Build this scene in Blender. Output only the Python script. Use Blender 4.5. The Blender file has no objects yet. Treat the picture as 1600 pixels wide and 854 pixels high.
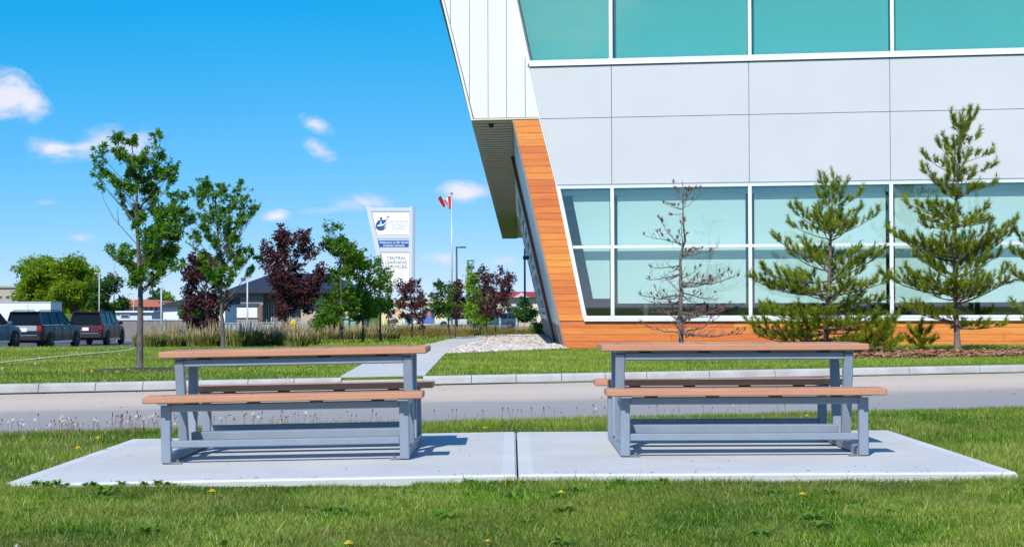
import bpy, math, random
import numpy as np
from mathutils import Vector, Matrix, Euler

S = bpy.context.scene
COL = S.collection
rad = math.radians

# ------------------------------------------------------------------ camera
F = 2600.0                      # focal length in photograph pixels (1600 wide)
EYE = Vector((0.0, 0.0, 1.02))
PITCH = math.atan(53.0 / F)
cam_d = bpy.data.cameras.new('camera')
cam = bpy.data.objects.new('camera', cam_d)
COL.objects.link(cam)
cam_d.sensor_width = 36.0
cam_d.lens = F / 1600.0 * 36.0
cam_d.clip_start = 0.1
cam_d.clip_end = 12000
CM = Matrix.Rotation(math.pi / 2 + PITCH, 4, 'X') @ Matrix.Rotation(-0.003, 4, 'Z')
cam.matrix_world = Matrix.Translation(EYE) @ CM
S.camera = cam
S.render.resolution_x = 1024
S.render.resolution_y = 546

# ------------------------------------------------------------------ light
S.view_settings.view_transform = 'Standard'
S.view_settings.look = 'None'
S.view_settings.gamma = 1.0
S.view_settings.use_curve_mapping = False
S.view_settings.exposure = 0.46
SUNV = Vector((-0.35, -1.0, 1.0)).normalized()      # towards the sun
sun_el = math.asin(SUNV.z)
sd = bpy.data.lights.new('sun', 'SUN')
sd.energy = 3.8
sd.angle = rad(0.5)
sd.color = (1.0, 0.955, 0.89)
so = bpy.data.objects.new('sun', sd)
COL.objects.link(so)
so.rotation_euler = SUNV.to_track_quat('Z', 'Y').to_euler()

W = bpy.data.worlds.new('World')
S.world = W
W.use_nodes = True
nt = W.node_tree
nt.nodes.clear()


def N(tree, typ, **kw):
    n = tree.nodes.new(typ)
    for k, v in kw.items():
        if k.startswith('i_'):
            k = k[2:]
            n.inputs[int(k) if k.isdigit() else k.replace('_', ' ')].default_value = v
        else:
            setattr(n, k, v)
    return n


def L(tree, a, b):
    tree.links.new(a, b)


out = N(nt, 'ShaderNodeOutputWorld')
bg = N(nt, 'ShaderNodeBackground')
bg.inputs['Strength'].default_value = 0.10
sky = N(nt, 'ShaderNodeTexSky')
sky.sky_type = 'NISHITA'
sky.sun_disc = False
sky.sun_elevation = sun_el
sky.sun_rotation = math.atan2(SUNV.x, SUNV.y)
sky.altitude = 600
sky.air_density = 0.5
sky.dust_density = 0.0
sky.ozone_density = 6.0
# saturated polarised look of the photograph: a grade of the whole sky, channel by channel
srgb = N(nt, 'ShaderNodeSeparateColor'); L(nt, sky.outputs[0], srgb.inputs[0])
r1 = N(nt, 'ShaderNodeMath', operation='MULTIPLY_ADD'); r1.inputs[1].default_value = .98; r1.inputs[2].default_value = -1.05
L(nt, srgb.outputs[0], r1.inputs[0])
r2 = N(nt, 'ShaderNodeMath', operation='MAXIMUM'); r2.inputs[1].default_value = .12; L(nt, r1.outputs[0], r2.inputs[0])
def powmul(sock, p, k):
    a = N(nt, 'ShaderNodeMath', operation='POWER'); a.inputs[1].default_value = p; L(nt, sock, a.inputs[0])
    b = N(nt, 'ShaderNodeMath', operation='MULTIPLY'); b.inputs[1].default_value = k; L(nt, a.outputs[0], b.inputs[0])
    return b.outputs[0]
hs = N(nt, 'ShaderNodeCombineColor')
L(nt, r2.outputs[0], hs.inputs[0]); L(nt, powmul(srgb.outputs[1], .56, 1.84), hs.inputs[1]); L(nt, powmul(srgb.outputs[2], .3, 3.99), hs.inputs[2])
# small fair-weather clouds, each an ellipse of sky directions broken up by noise
geo = N(nt, 'ShaderNodeNewGeometry')
tc = N(nt, 'ShaderNodeTexCoord')
sep = N(nt, 'ShaderNodeSeparateXYZ')
L(nt, tc.outputs['Generated'], sep.inputs[0])
dx = N(nt, 'ShaderNodeMath', operation='DIVIDE')
L(nt, sep.outputs[0], dx.inputs[0]); L(nt, sep.outputs[1], dx.inputs[1])
dz = N(nt, 'ShaderNodeMath', operation='DIVIDE')
L(nt, sep.outputs[2], dz.inputs[0]); L(nt, sep.outputs[1], dz.inputs[1])
cxy = N(nt, 'ShaderNodeCombineXYZ')
L(nt, dx.outputs[0], cxy.inputs[0]); L(nt, dz.outputs[0], cxy.inputs[1])
cmap = N(nt, 'ShaderNodeMapping'); cmap.inputs['Scale'].default_value = (.62, 1.25, 1); cmap.inputs['Rotation'].default_value = (0, 0, .25)
L(nt, cxy.outputs[0], cmap.inputs[0])
nz = N(nt, 'ShaderNodeTexNoise', i_Scale=40.0, i_Detail=8.0, i_Roughness=0.6)
nz.inputs['Distortion'].default_value = .8
L(nt, cmap.outputs[0], nz.inputs['Vector'])
nz2 = N(nt, 'ShaderNodeTexNoise', i_Scale=110.0, i_Detail=4.0, i_Roughness=0.6)
L(nt, cxy.outputs[0], nz2.inputs['Vector'])
# px, py, half width, half height, tilt, density
clouds = [(8, 146, 52, 34, -0.42, 1.0), (46, 164, 34, 21, -0.6, 1.0), (85, 230, 40, 20, -0.05, 1.0),
          (150, 222, 46, 21, 0.25, 0.95), (205, 225, 40, 22, 0.15, .8), (124, 371, 24, 9, 0, .8),
          (430, 337, 20, 9, 0, .9), (495, 195, 26, 11, -.45, .8), (500, 233, 26, 12, -.5, .8),
          (570, 316, 44, 13, 0.0, .8), (510, 329, 36, 6, .1, .45), (728, 300, 38, 15, -.1, 1.0),
          (700, 402, 34, 10, 0.0, .55), (786, 408, 22, 9, 0, .6), (70, 316, 14, 4, 0, .4),
          (1560, 20, 60, 24, -.2, .9)]
acc = None
for (px, py, hw, hh, tilt, den) in clouds:
    u = (px - 800) / F; v = (480 - py - (px - 800) * 0.003) / F
    a = N(nt, 'ShaderNodeVectorMath', operation='SUBTRACT'); a.inputs[1].default_value = (u, v, 0)
    L(nt, cxy.outputs[0], a.inputs[0])
    m = N(nt, 'ShaderNodeMapping'); m.vector_type = 'TEXTURE'
    m.inputs['Rotation'].default_value = (0, 0, tilt)
    m.inputs['Scale'].default_value = (hw / F, hh / F, 1)
    L(nt, a.outputs[0], m.inputs[0])
    ln = N(nt, 'ShaderNodeVectorMath', operation='LENGTH'); L(nt, m.outputs[0], ln.inputs[0])
    mr = N(nt, 'ShaderNodeMapRange'); mr.inputs[1].default_value = 1.35; mr.inputs[2].default_value = 0.1
    mr.inputs[3].default_value = 0; mr.inputs[4].default_value = den
    L(nt, ln.outputs['Value'], mr.inputs[0])
    if acc is None:
        acc = mr.outputs[0]
    else:
        mx = N(nt, 'ShaderNodeMath', operation='MAXIMUM'); L(nt, acc, mx.inputs[0]); L(nt, mr.outputs[0], mx.inputs[1])
        acc = mx.outputs[0]
n1 = N(nt, 'ShaderNodeMath', operation='MULTIPLY_ADD'); n1.inputs[1].default_value = 2.3; n1.inputs[2].default_value = -1.36
L(nt, nz.outputs[0], n1.inputs[0])
n2 = N(nt, 'ShaderNodeMath', operation='MULTIPLY_ADD'); n2.inputs[1].default_value = 0.5
L(nt, nz2.outputs[0], n2.inputs[0]); L(nt, n1.outputs[0], n2.inputs[2])
sm = N(nt, 'ShaderNodeMath', operation='ADD'); L(nt, acc, sm.inputs[0]); L(nt, n2.outputs[0], sm.inputs[1])
cm = N(nt, 'ShaderNodeMapRange'); cm.interpolation_type = 'SMOOTHSTEP'
cm.inputs[1].default_value = -0.05; cm.inputs[2].default_value = 1.15
L(nt, sm.outputs[0], cm.inputs[0])
gt = N(nt, 'ShaderNodeMath', operation='GREATER_THAN'); gt.inputs[1].default_value = 0.02
L(nt, acc, gt.inputs[0])
fr = N(nt, 'ShaderNodeMath', operation='GREATER_THAN'); fr.inputs[1].default_value = 0.2
L(nt, sep.outputs[1], fr.inputs[0])
g2 = N(nt, 'ShaderNodeMath', operation='MULTIPLY'); L(nt, gt.outputs[0], g2.inputs[0]); L(nt, fr.outputs[0], g2.inputs[1])
g3 = N(nt, 'ShaderNodeMath', operation='MULTIPLY'); L(nt, g2.outputs[0], g3.inputs[0]); L(nt, cm.outputs[0], g3.inputs[1])
g4 = N(nt, 'ShaderNodeMath', operation='MULTIPLY'); L(nt, g3.outputs[0], g4.inputs[0]); g4.inputs[1].default_value = 0.9
crmp = N(nt, 'ShaderNodeMix', data_type='RGBA')
crmp.inputs['A'].default_value = (4.6, 5.2, 6.7, 1)
crmp.inputs['B'].default_value = (6.6, 6.5, 7.2, 1)
L(nt, sm.outputs[0], crmp.inputs['Factor'])
# the rest of the sky (behind and above) carries the same scattered clouds
tcn = N(nt, 'ShaderNodeTexNoise', i_Scale=5.0, i_Detail=7.0, i_Roughness=.6)
mp3 = N(nt, 'ShaderNodeMapping'); mp3.inputs['Scale'].default_value = (1, 1, 2.6); L(nt, tc.outputs['Generated'], mp3.inputs[0]); L(nt, mp3.outputs[0], tcn.inputs['Vector'])
tm = N(nt, 'ShaderNodeMapRange'); tm.interpolation_type = 'SMOOTHSTEP'; tm.inputs[1].default_value = .52; tm.inputs[2].default_value = .68; tm.inputs[4].default_value = .85
L(nt, tcn.outputs[0], tm.inputs[0])
bk2 = N(nt, 'ShaderNodeMapRange'); bk2.inputs[1].default_value = .15; bk2.inputs[2].default_value = -.15; L(nt, sep.outputs[1], bk2.inputs[0])
b3 = N(nt, 'ShaderNodeMath', operation='MULTIPLY'); L(nt, tm.outputs[0], b3.inputs[0]); L(nt, bk2.outputs[0], b3.inputs[1])
gmx = N(nt, 'ShaderNodeMath', operation='MAXIMUM'); L(nt, g4.outputs[0], gmx.inputs[0]); L(nt, b3.outputs[0], gmx.inputs[1])
mixc = N(nt, 'ShaderNodeMix', data_type='RGBA')
L(nt, gmx.outputs[0], mixc.inputs['Factor'])
L(nt, hs.outputs[0], mixc.inputs['A'])
L(nt, crmp.outputs['Result'], mixc.inputs['B'])
L(nt, mixc.outputs['Result'], bg.inputs['Color'])
L(nt, bg.outputs[0], out.inputs[0])
S.cycles.max_bounces = 6
S.cycles.transparent_max_bounces = 12


# ------------------------------------------------------------------ helpers
def sstep(x, a, b):
    t = np.clip((x - a) / (b - a), 0, 1)
    return t * t * (3 - 2 * t)


def road_near(x):
    xc = np.clip(x, -9, 9)
    return 15.85 + 0.323 * xc + 0.36 * (x - xc)


def road_far(x):
    xc = np.clip(x, -9, 9)
    return 25.26 + 0.40 * xc + 0.36 * (x - xc)


def T(x, y):
    """height of the ground"""
    x = np.asarray(x, float); y = np.asarray(y, float)
    yl = np.interp(y, [42, 75, 100, 156, 400], [0, -.86, -1.03, -1.4, -1.5])
    yr = np.interp(y, [42, 100, 156, 400], [0, -.55, -1.1, -1.5])
    s = sstep(x, -13, -5)
    z = yl * (1 - s) + yr * s
    z = z + 0.10 * sstep(x, 2, 9) * sstep(y, 26, 33) * (1 - sstep(y, 60, 90))
    n = road_near(x); f = road_far(x)
    near = -0.05 * (1 - sstep(y, n - .1, n)) 
    z = np.where(y < n - .12, -0.05, z)
    t = sstep(y, n - .12, n)
    zr = -0.05 + t * (-0.13 + 0.05)
    z = np.where((y >= n - .12) & (y < f), zr, z)
    t2 = sstep(y, f, f + .16)
    z = np.where((y >= f) & (y < f + .16), -0.13 * (1 - t2) - .01 * t2, z)
    return z


def ray(px, py):
    d = Vector(((px - 800) / F, -(py - 427) / F, -1.0))
    return (CM.to_3x3() @ d)


def at(px, py, Y):
    d = ray(px, py)
    return EYE + d * (Y / d.y)


def gnd(px, py, dz=0.0):
    d = ray(px, py)
    lo, hi = 5.0, 5.0
    Y = 5.0
    while Y < 900:
        p = EYE + d * (Y / d.y)
        if p.z < float(T(p.x, p.y)) + dz:
            break
        lo = Y; Y *= 1.01
    hi = Y
    for _ in range(20):
        m = (lo + hi) / 2
        p = EYE + d * (m / d.y)
        if p.z < float(T(p.x, p.y)) + dz: hi = m
        else: lo = m
    return EYE + d * (hi / d.y)


def onT(x, y, dz=0.0):
    return Vector((x, y, float(T(x, y)) + dz))


def props(o, label=None, cat=None, group=None, kind=None):
    if label: o['label'] = label
    if cat: o['category'] = cat
    if group: o['group'] = group
    if kind: o['kind'] = kind
    return o


def empty(name, loc, label=None, cat=None, group=None, rz=0.0):
    o = bpy.data.objects.new(name, None)
    COL.objects.link(o)
    o.location = loc
    o.rotation_euler = (0, 0, rz)
    o.empty_display_size = 0.2
    return props(o, label, cat, group)


def wloc(o):
    v = Vector((0, 0, 0))
    while o is not None:
        v += Vector(o.location)
        o = o.parent
    return v


def mkobj(name, me, parent=None, loc=(0, 0, 0)):
    o = bpy.data.objects.new(name, me)
    COL.objects.link(o)
    o.parent = parent
    o.location = loc
    return o


class MB:
    """collects shapes; build() links them as one mesh object"""
    def __init__(self):
        self.v = []; self.f = []; self.m = []

    def face(self, pts, m=0):
        n = len(self.v)
        self.v += [tuple(p) for p in pts]
        self.f.append(tuple(range(n, n + len(pts)))); self.m.append(m)

    def box(self, c, s, rz=0.0, m=0, bev=0.0, rx=0.0, ry=0.0):
        hx, hy, hz = s[0] / 2, s[1] / 2, s[2] / 2
        R = Euler((rx, ry, rz)).to_matrix() if (rz or rx or ry) else None
        n = len(self.v)
        if bev <= 0:
            for x in (-hx, hx):
                for y in (-hy, hy):
                    for z in (-hz, hz):
                        p = Vector((x, y, z))
                        if R: p = R @ p
                        self.v.append(tuple(p + Vector(c)))
            for q in ((0, 1, 3, 2), (4, 6, 7, 5), (0, 4, 5, 1), (2, 3, 7, 6), (0, 2, 6, 4), (1, 5, 7, 3)):
                self.f.append(tuple(n + i for i in q)); self.m.append(m)
            return
        b = min(bev, hx * .9, hy * .9, hz * .9)
        # chamfered box: three shrunk copies of the 8 corners
        cor = {}
        for ix, x in enumerate((-1, 1)):
            for iy, y in enumerate((-1, 1)):
                for iz, z in enumerate((-1, 1)):
                    for k in range(3):
                        p = Vector((x * (hx - (b if k != 0 else 0)), y * (hy - (b if k != 1 else 0)), z * (hz - (b if k != 2 else 0))))
                        if R: p = R @ p
                        cor[(ix, iy, iz, k)] = len(self.v)
                        self.v.append(tuple(p + Vector(c)))
        C = cor
        def q(*ids):
            self.f.append(tuple(C[i] for i in ids)); self.m.append(m)
        for ix in (0, 1):
            q((ix, 0, 0, 0), (ix, 1, 0, 0), (ix, 1, 1, 0), (ix, 0, 1, 0))
        for iy in (0, 1):
            q((0, iy, 0, 1), (1, iy, 0, 1), (1, iy, 1, 1), (0, iy, 1, 1))
        for iz in (0, 1):
            q((0, 0, iz, 2), (1, 0, iz, 2), (1, 1, iz, 2), (0, 1, iz, 2))
        for a in (0, 1):
            for b_ in (0, 1):
                q((a, b_, 0, 0), (a, b_, 1, 0), (a, b_, 1, 1), (a, b_, 0, 1))
                q((a, 0, b_, 0), (a, 1, b_, 0), (a, 1, b_, 2), (a, 0, b_, 2))
                q((0, a, b_, 1), (1, a, b_, 1), (1, a, b_, 2), (0, a, b_, 2))
        for ix in (0, 1):
            for iy in (0, 1):
                for iz in (0, 1):
                    q((ix, iy, iz, 0), (ix, iy, iz, 1), (ix, iy, iz, 2))

    def beam(self, a, b, w, h, m=0, up=(0, 0, 1), bev=0.0):
        a = Vector(a); b = Vector(b); d = (b - a); Ln = d.length; d.normalize()
        u = Vector(up)
        if abs(d.dot(u)) > .98: u = Vector((0, 1, 0))
        s = d.cross(u).normalized(); u = s.cross(d).normalized()
        c = (a + b) / 2
        t = MB(); t.box((0, 0, 0), (Ln, w, h), bev=bev)
        n = len(self.v)
        for p in t.v:
            self.v.append(tuple(c + d * p[0] + s * p[1] + u * p[2]))
        for f in t.f:
            self.f.append(tuple(n + i for i in f)); self.m.append(m)

    def tube(self, pts, rads, n=6, m=0, cap=True):
        pts = [Vector(p) for p in pts]
        if not hasattr(rads, '__len__'): rads = [rads] * len(pts)
        base = len(self.v)
        ref = None
        for i, p in enumerate(pts):
            d = (pts[min(i + 1, len(pts) - 1)] - pts[max(i - 1, 0)])
            if d.length < 1e-9: d = Vector((0, 0, 1))
            d.normalize()
            if ref is None:
                ref = Vector((1, 0, 0)) if abs(d.x) < .8 else Vector((0, 1, 0))
            s = d.cross(ref).normalized(); t = s.cross(d).normalized()
            ref = t * -1 if False else ref
            for k in range(n):
                a = 2 * math.pi * k / n
                self.v.append(tuple(p + s * (math.cos(a) * rads[i]) + t * (math.sin(a) * rads[i])))
        for i in range(len(pts) - 1):
            for k in range(n):
                a = base + i * n + k; b = base + i * n + (k + 1) % n
                self.f.append((a, b, b + n, a + n)); self.m.append(m)
        if cap:
            self.f.append(tuple(base + k for k in range(n))); self.m.append(m)
            self.f.append(tuple(base + (len(pts) - 1) * n + k for k in range(n))); self.m.append(m)

    def prism(self, poly, d0, d1, m=0):
        """poly: world points; extruded between offsets d0, d1 (vectors)"""
        n = len(poly)
        A = [Vector(p) + d0 for p in poly]; B = [Vector(p) + d1 for p in poly]
        s = len(self.v)
        self.v += [tuple(p) for p in A + B]
        self.f.append(tuple(s + i for i in range(n))); self.m.append(m)
        self.f.append(tuple(s + n + i for i in reversed(range(n)))); self.m.append(m)
        for i in range(n):
            j = (i + 1) % n
            self.f.append((s + i, s + j, s + n + j, s + n + i)); self.m.append(m)

    def sphere(self, c, r, n=8, k=5, m=0):
        rx, ry, rz = r if hasattr(r, '__len__') else (r, r, r)
        s = len(self.v)
        for i in range(k + 1):
            th = math.pi * i / k
            for j in range(n):
                a = 2 * math.pi * j / n
                self.v.append((c[0] + rx * math.sin(th) * math.cos(a), c[1] + ry * math.sin(th) * math.sin(a), c[2] + rz * math.cos(th)))
        for i in range(k):
            for j in range(n):
                a = s + i * n + j; b = s + i * n + (j + 1) % n
                self.f.append((a, b, b + n, a + n)); self.m.append(m)

    def mesh(self, name, mats, off=(0, 0, 0), smooth=False, fix=True):
        me = bpy.data.meshes.new(name)
        o = Vector(off)
        me.from_pydata([(p[0] - o.x, p[1] - o.y, p[2] - o.z) for p in self.v], [], self.f)
        if not isinstance(mats, (list, tuple)): mats = [mats]
        for mt in mats: me.materials.append(mt)
        if len(mats) > 1:
            me.polygons.foreach_set('material_index', self.m)
        if fix:
            import bmesh
            bm = bmesh.new(); bm.from_mesh(me)
            if smooth: bmesh.ops.remove_doubles(bm, verts=bm.verts, dist=1e-5)
            bmesh.ops.recalc_face_normals(bm, faces=bm.faces)
            bm.to_mesh(me); bm.free()
        if smooth:
            me.polygons.foreach_set('use_smooth', [True] * len(me.polygons))
        me.update()
        return me

    def build(self, name, mats, parent=None, world=True, smooth=False, loc=(0, 0, 0), fix=True):
        off = wloc(parent) if (world and parent is not None) else (0, 0, 0)
        return mkobj(name, self.mesh(name, mats, off, smooth, fix), parent, loc)


def arrmesh(name, V, K, mat, tone=None, off=(0, 0, 0), smooth=False):
    """V: (n*K,3) array, every K vertices are one face"""
    V = np.asarray(V, np.float32).reshape(-1, 3) - np.asarray(off, np.float32)
    nf = len(V) // K
    me = bpy.data.meshes.new(name)
    me.vertices.add(len(V)); me.loops.add(len(V)); me.polygons.add(nf)
    me.vertices.foreach_set('co', V.ravel())
    me.loops.foreach_set('vertex_index', np.arange(len(V), dtype=np.int32))
    me.polygons.foreach_set('loop_start', np.arange(0, len(V), K, dtype=np.int32))
    me.polygons.foreach_set('loop_total', np.full(nf, K, dtype=np.int32))
    me.materials.append(mat)
    if tone is not None:
        a = me.attributes.new('tone', 'FLOAT', 'FACE')
        a.data.foreach_set('value', np.asarray(tone, np.float32))
    me.update(calc_edges=True)
    me.validate()
    return me


def copy_tree(o, parent=None):
    c = o.copy(); COL.objects.link(c)
    if parent is not None:
        c.parent = parent
    for ch in list(o.children):
        copy_tree(ch, c)
    return c


# ------------------------------------------------------------------ materials
def newmat(name):
    m = bpy.data.materials.new(name); m.use_nodes = True
    t = m.node_tree; t.nodes.clear()
    o = N(t, 'ShaderNodeOutputMaterial')
    b = N(t, 'ShaderNodeBsdfPrincipled')
    L(t, b.outputs[0], o.inputs[0])
    return m, t, b, o


def mat(name, col, rough=.6, metal=0.0, var=0.0, scale=5.0, bump=0.0, bscale=40.0, spec=.5, col2=None, stretch=None, detail=4.0, coat=0.0, lo=.35, hi=.65):
    m, t, b, o = newmat(name)
    b.inputs['Base Color'].default_value = (*col, 1)
    b.inputs['Roughness'].default_value = rough
    b.inputs['Metallic'].default_value = metal
    b.inputs['Specular IOR Level'].default_value = spec
    b.inputs['Coat Weight'].default_value = coat
    co = N(t, 'ShaderNodeTexCoord')
    src = co.outputs['Object']
    if stretch:
        mp = N(t, 'ShaderNodeMapping'); mp.inputs['Scale'].default_value = stretch
        L(t, src, mp.inputs[0]); src = mp.outputs[0]
    if var > 0 or col2:
        if col2 is None: col2 = tuple(c * (1 - var) for c in col)
        n = N(t, 'ShaderNodeTexNoise', i_Scale=scale, i_Detail=detail, i_Roughness=.6)
        L(t, src, n.inputs['Vector'])
        mr = N(t, 'ShaderNodeMapRange'); mr.inputs[1].default_value = lo; mr.inputs[2].default_value = hi
        L(t, n.outputs[0], mr.inputs[0])
        mx = N(t, 'ShaderNodeMix', data_type='RGBA')
        mx.inputs['A'].default_value = (*col, 1); mx.inputs['B'].default_value = (*col2, 1)
        L(t, mr.outputs[0], mx.inputs['Factor'])
        L(t, mx.outputs['Result'], b.inputs['Base Color'])
    if bump > 0:
        n = N(t, 'ShaderNodeTexNoise', i_Scale=bscale, i_Detail=5.0)
        L(t, src, n.inputs['Vector'])
        bp = N(t, 'ShaderNodeBump'); bp.inputs['Strength'].default_value = bump; bp.inputs['Distance'].default_value = .01
        L(t, n.outputs[0], bp.inputs['Height']); L(t, bp.outputs[0], b.inputs['Normal'])
    return m


def leafmat(name, cols, trans=.35, rough=.5, patch=None):
    """colour ramp over the per-leaf 'tone' attribute"""
    m, t, b, o = newmat(name)
    at_ = N(t, 'ShaderNodeAttribute'); at_.attribute_name = 'tone'
    cr = N(t, 'ShaderNodeValToRGB')
    el = cr.color_ramp.elements
    while len(el) < len(cols): el.new(.5)
    for i, c in enumerate(cols):
        el[i].position = i / (len(cols) - 1); el[i].color = (*c, 1)
    L(t, at_.outputs['Fac'], cr.inputs[0])
    colo = cr.outputs[0]
    if patch:
        tcx = N(t, 'ShaderNodeNewGeometry')
        n = N(t, 'ShaderNodeTexNoise', i_Scale=patch[0], i_Detail=4.0, i_Roughness=.65)
        L(t, tcx.outputs['Position'], n.inputs['Vector'])
        mr = N(t, 'ShaderNodeMapRange'); mr.inputs[1].default_value = .42; mr.inputs[2].default_value = .66
        mr.inputs[4].default_value = patch[2]
        L(t, n.outputs[0], mr.inputs[0])
        mx = N(t, 'ShaderNodeMix', data_type='RGBA'); mx.inputs['B'].default_value = (*patch[1], 1)
        L(t, mr.outputs[0], mx.inputs['Factor']); L(t, colo, mx.inputs['A'])
        colo = mx.outputs['Result']
    L(t, colo, b.inputs['Base Color'])
    b.inputs['Roughness'].default_value = rough
    b.inputs['Specular IOR Level'].default_value = .3
    tr = N(t, 'ShaderNodeBsdfTranslucent')
    L(t, colo, tr.inputs[0])
    ms = N(t, 'ShaderNodeMixShader'); ms.inputs[0].default_value = trans
    L(t, b.outputs[0], ms.inputs[1]); L(t, tr.outputs[0], ms.inputs[2])
    L(t, ms.outputs[0], o.inputs[0])
    return m


def glassmat(name, tint, refl=.10):
    m, t, b, o = newmat(name)
    t.nodes.remove(b)
    tr = N(t, 'ShaderNodeBsdfTransparent'); tr.inputs[0].default_value = (*tint, 1)
    gl = N(t, 'ShaderNodeBsdfGlossy'); gl.inputs['Roughness'].default_value = .015
    fr_ = N(t, 'ShaderNodeLayerWeight')
    pw = N(t, 'ShaderNodeMath', operation='POWER'); pw.inputs[1].default_value = 5.0; L(t, fr_.outputs['Facing'], pw.inputs[0])
    ad = N(t, 'ShaderNodeMath', operation='MULTIPLY_ADD'); ad.inputs[1].default_value = .6; ad.inputs[2].default_value = refl
    L(t, pw.outputs[0], ad.inputs[0])
    ms = N(t, 'ShaderNodeMixShader')
    L(t, ad.outputs[0], ms.inputs[0]); L(t, tr.outputs[0], ms.inputs[1]); L(t, gl.outputs[0], ms.inputs[2])
    L(t, ms.outputs[0], o.inputs[0])
    return m


M = {}
M['steel'] = mat('blue_grey_painted_steel', (.235, .28, .345), .38, var=.10, scale=9, bump=.03, bscale=120)
M['plank'] = mat('terracotta_recycled_plank', (.52, .25, .145), .62, col2=(.43, .205, .12), scale=9, bump=.2, bscale=120, stretch=(.25, 3, 3), detail=8)
M['rubber'] = mat('black_rubber', (.02, .02, .02), .7)
M['bolt'] = mat('zinc', (.4, .4, .42), .4, metal=.9)
M['concrete'] = mat('pale_concrete', (.475, .48, .46), .85, col2=(.41, .415, .40), scale=1.6, bump=.10, bscale=260, detail=8)
M['conc_edge'] = mat('trowelled_concrete', (.53, .535, .515), .8, var=.1, scale=3)
def concrete_mat(name, base):
    m, t, b, o = newmat(name)
    g = N(t, 'ShaderNodeNewGeometry')
    def noise(sc, det, stretch=None, rough=.6):
        n = N(t, 'ShaderNodeTexNoise', i_Scale=sc, i_Detail=det, i_Roughness=rough)
        if stretch:
            mp = N(t, 'ShaderNodeMapping'); mp.inputs['Scale'].default_value = stretch; L(t, g.outputs['Position'], mp.inputs[0]); L(t, mp.outputs[0], n.inputs['Vector'])
        else: L(t, g.outputs['Position'], n.inputs['Vector'])
        return n
    def rng_(n, a, b_, lo, hi):
        mr = N(t, 'ShaderNodeMapRange'); mr.inputs[1].default_value = a; mr.inputs[2].default_value = b_; mr.inputs[3].default_value = lo; mr.inputs[4].default_value = hi
        L(t, n.outputs[0], mr.inputs[0]); return mr
    cloudy = rng_(noise(1.1, 8), .3, .7, .88, 1.06)
    broom = rng_(noise(9, 3, (1.2, 14, 1)), .3, .7, .95, 1.04)
    fine = rng_(noise(170, 2), .3, .7, .90, 1.07)
    spots = rng_(noise(13, 2), .68, .74, 1.0, .72)
    stain = rng_(noise(.9, 5, (1, .6, 1), .7), .58, .70, 0, .45)
    p = None
    for q in (cloudy, broom, fine, spots):
        if p is None: p = q.outputs[0]
        else:
            mm = N(t, 'ShaderNodeMath', operation='MULTIPLY'); L(t, p, mm.inputs[0]); L(t, q.outputs[0], mm.inputs[1]); p = mm.outputs[0]
    mx = N(t, 'ShaderNodeMix', data_type='RGBA'); mx.inputs['A'].default_value = (*base, 1); mx.inputs['B'].default_value = (base[0] * .80, base[1] * .75, base[2] * .68, 1)
    L(t, stain.outputs[0], mx.inputs['Factor'])
    mu_ = N(t, 'ShaderNodeMix', data_type='RGBA'); mu_.blend_type = 'MULTIPLY'; mu_.inputs['Factor'].default_value = 1
    L(t, mx.outputs['Result'], mu_.inputs['A']); L(t, p, mu_.inputs['B']); L(t, mu_.outputs['Result'], b.inputs['Base Color'])
    b.inputs['Roughness'].default_value = .85; b.inputs['Specular IOR Level'].default_value = .3
    bp = N(t, 'ShaderNodeBump'); bp.inputs['Strength'].default_value = .35; bp.inputs['Distance'].default_value = .003
    L(t, fine.outputs[0], bp.inputs['Height']); L(t, bp.outputs[0], b.inputs['Normal'])
    return m


M['concrete'] = concrete_mat('broomed_concrete', (.52, .53, .515))
M['conc_edge'] = concrete_mat('trowelled_concrete', (.57, .585, .575))
M['kerb'] = mat('kerb_concrete', (.46, .46, .45), .9, col2=(.33, .32, .30), scale=2.2, bump=.3, bscale=60, detail=9, lo=.4, hi=.75)
M['path'] = mat('path_concrete', (.54, .54, .52), .9, var=.14, scale=1.1, bump=.1, bscale=100, detail=8)
M['white_panel'] = mat('white_ribbed_siding', (.70, .70, .69), .45, var=.05, scale=.7, stretch=(3, 3, .4))
M['grey_panel'] = mat('pale_lavender_grey_panel', (.55, .57, .60), .38, var=.05, scale=.5)
M['dark_gap'] = mat('dark_joint', (.20, .21, .23), .8)
M['alu'] = mat('white_aluminium', (.74, .78, .82), .35, var=.03, scale=3)
M['soffit'] = mat('tan_grey_soffit', (.41, .395, .355), .55, var=.08, scale=2)
M['soffit_gap'] = mat('soffit_groove', (.045, .04, .032), .8)
M['gutter'] = mat('brown_downpipe', (.20, .085, .06), .5)
M['blind'] = mat('aqua_white_roller_blind', (.80, .86, .83), .8, var=.03, scale=.6)
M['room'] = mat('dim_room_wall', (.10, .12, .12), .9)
M['desk'] = mat('pale_desk', (.55, .50, .38), .6)
M['chair_fab'] = mat('dark_blue_chair', (.03, .07, .14), .7)
M['glass_low'] = glassmat('aqua_glass', (.865, .945, .935), .13)
M['glass_up'] = glassmat('teal_glass', (.60, .845, .825), .13)
M['asphalt'] = mat('parking_asphalt', (.085, .085, .09), .9, var=.2, scale=2, bump=.2, bscale=80)
M['trunk'] = mat('grey_bark', (.16, .135, .125), .9, col2=(.08, .065, .06), scale=14, bump=.6, bscale=50, stretch=(3, 3, .7))
M['pine_bark'] = mat('pine_bark', (.20, .15, .13), .95, col2=(.10, .075, .065), scale=22, bump=.8, bscale=60)
M['dead_bark'] = mat('weathered_dead_bark', (.22, .17, .16), .95, col2=(.10, .075, .07), scale=22, bump=.6, bscale=60)
M['maple'] = leafmat('maple_leaf', [(.035, .12, .009), (.10, .25, .014), (.24, .42, .03)], .55)
M['purple'] = leafmat('purple_leaf', [(.035, .014, .020), (.085, .024, .034), (.14, .05, .055), (.06, .08, .06)], .4)
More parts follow.
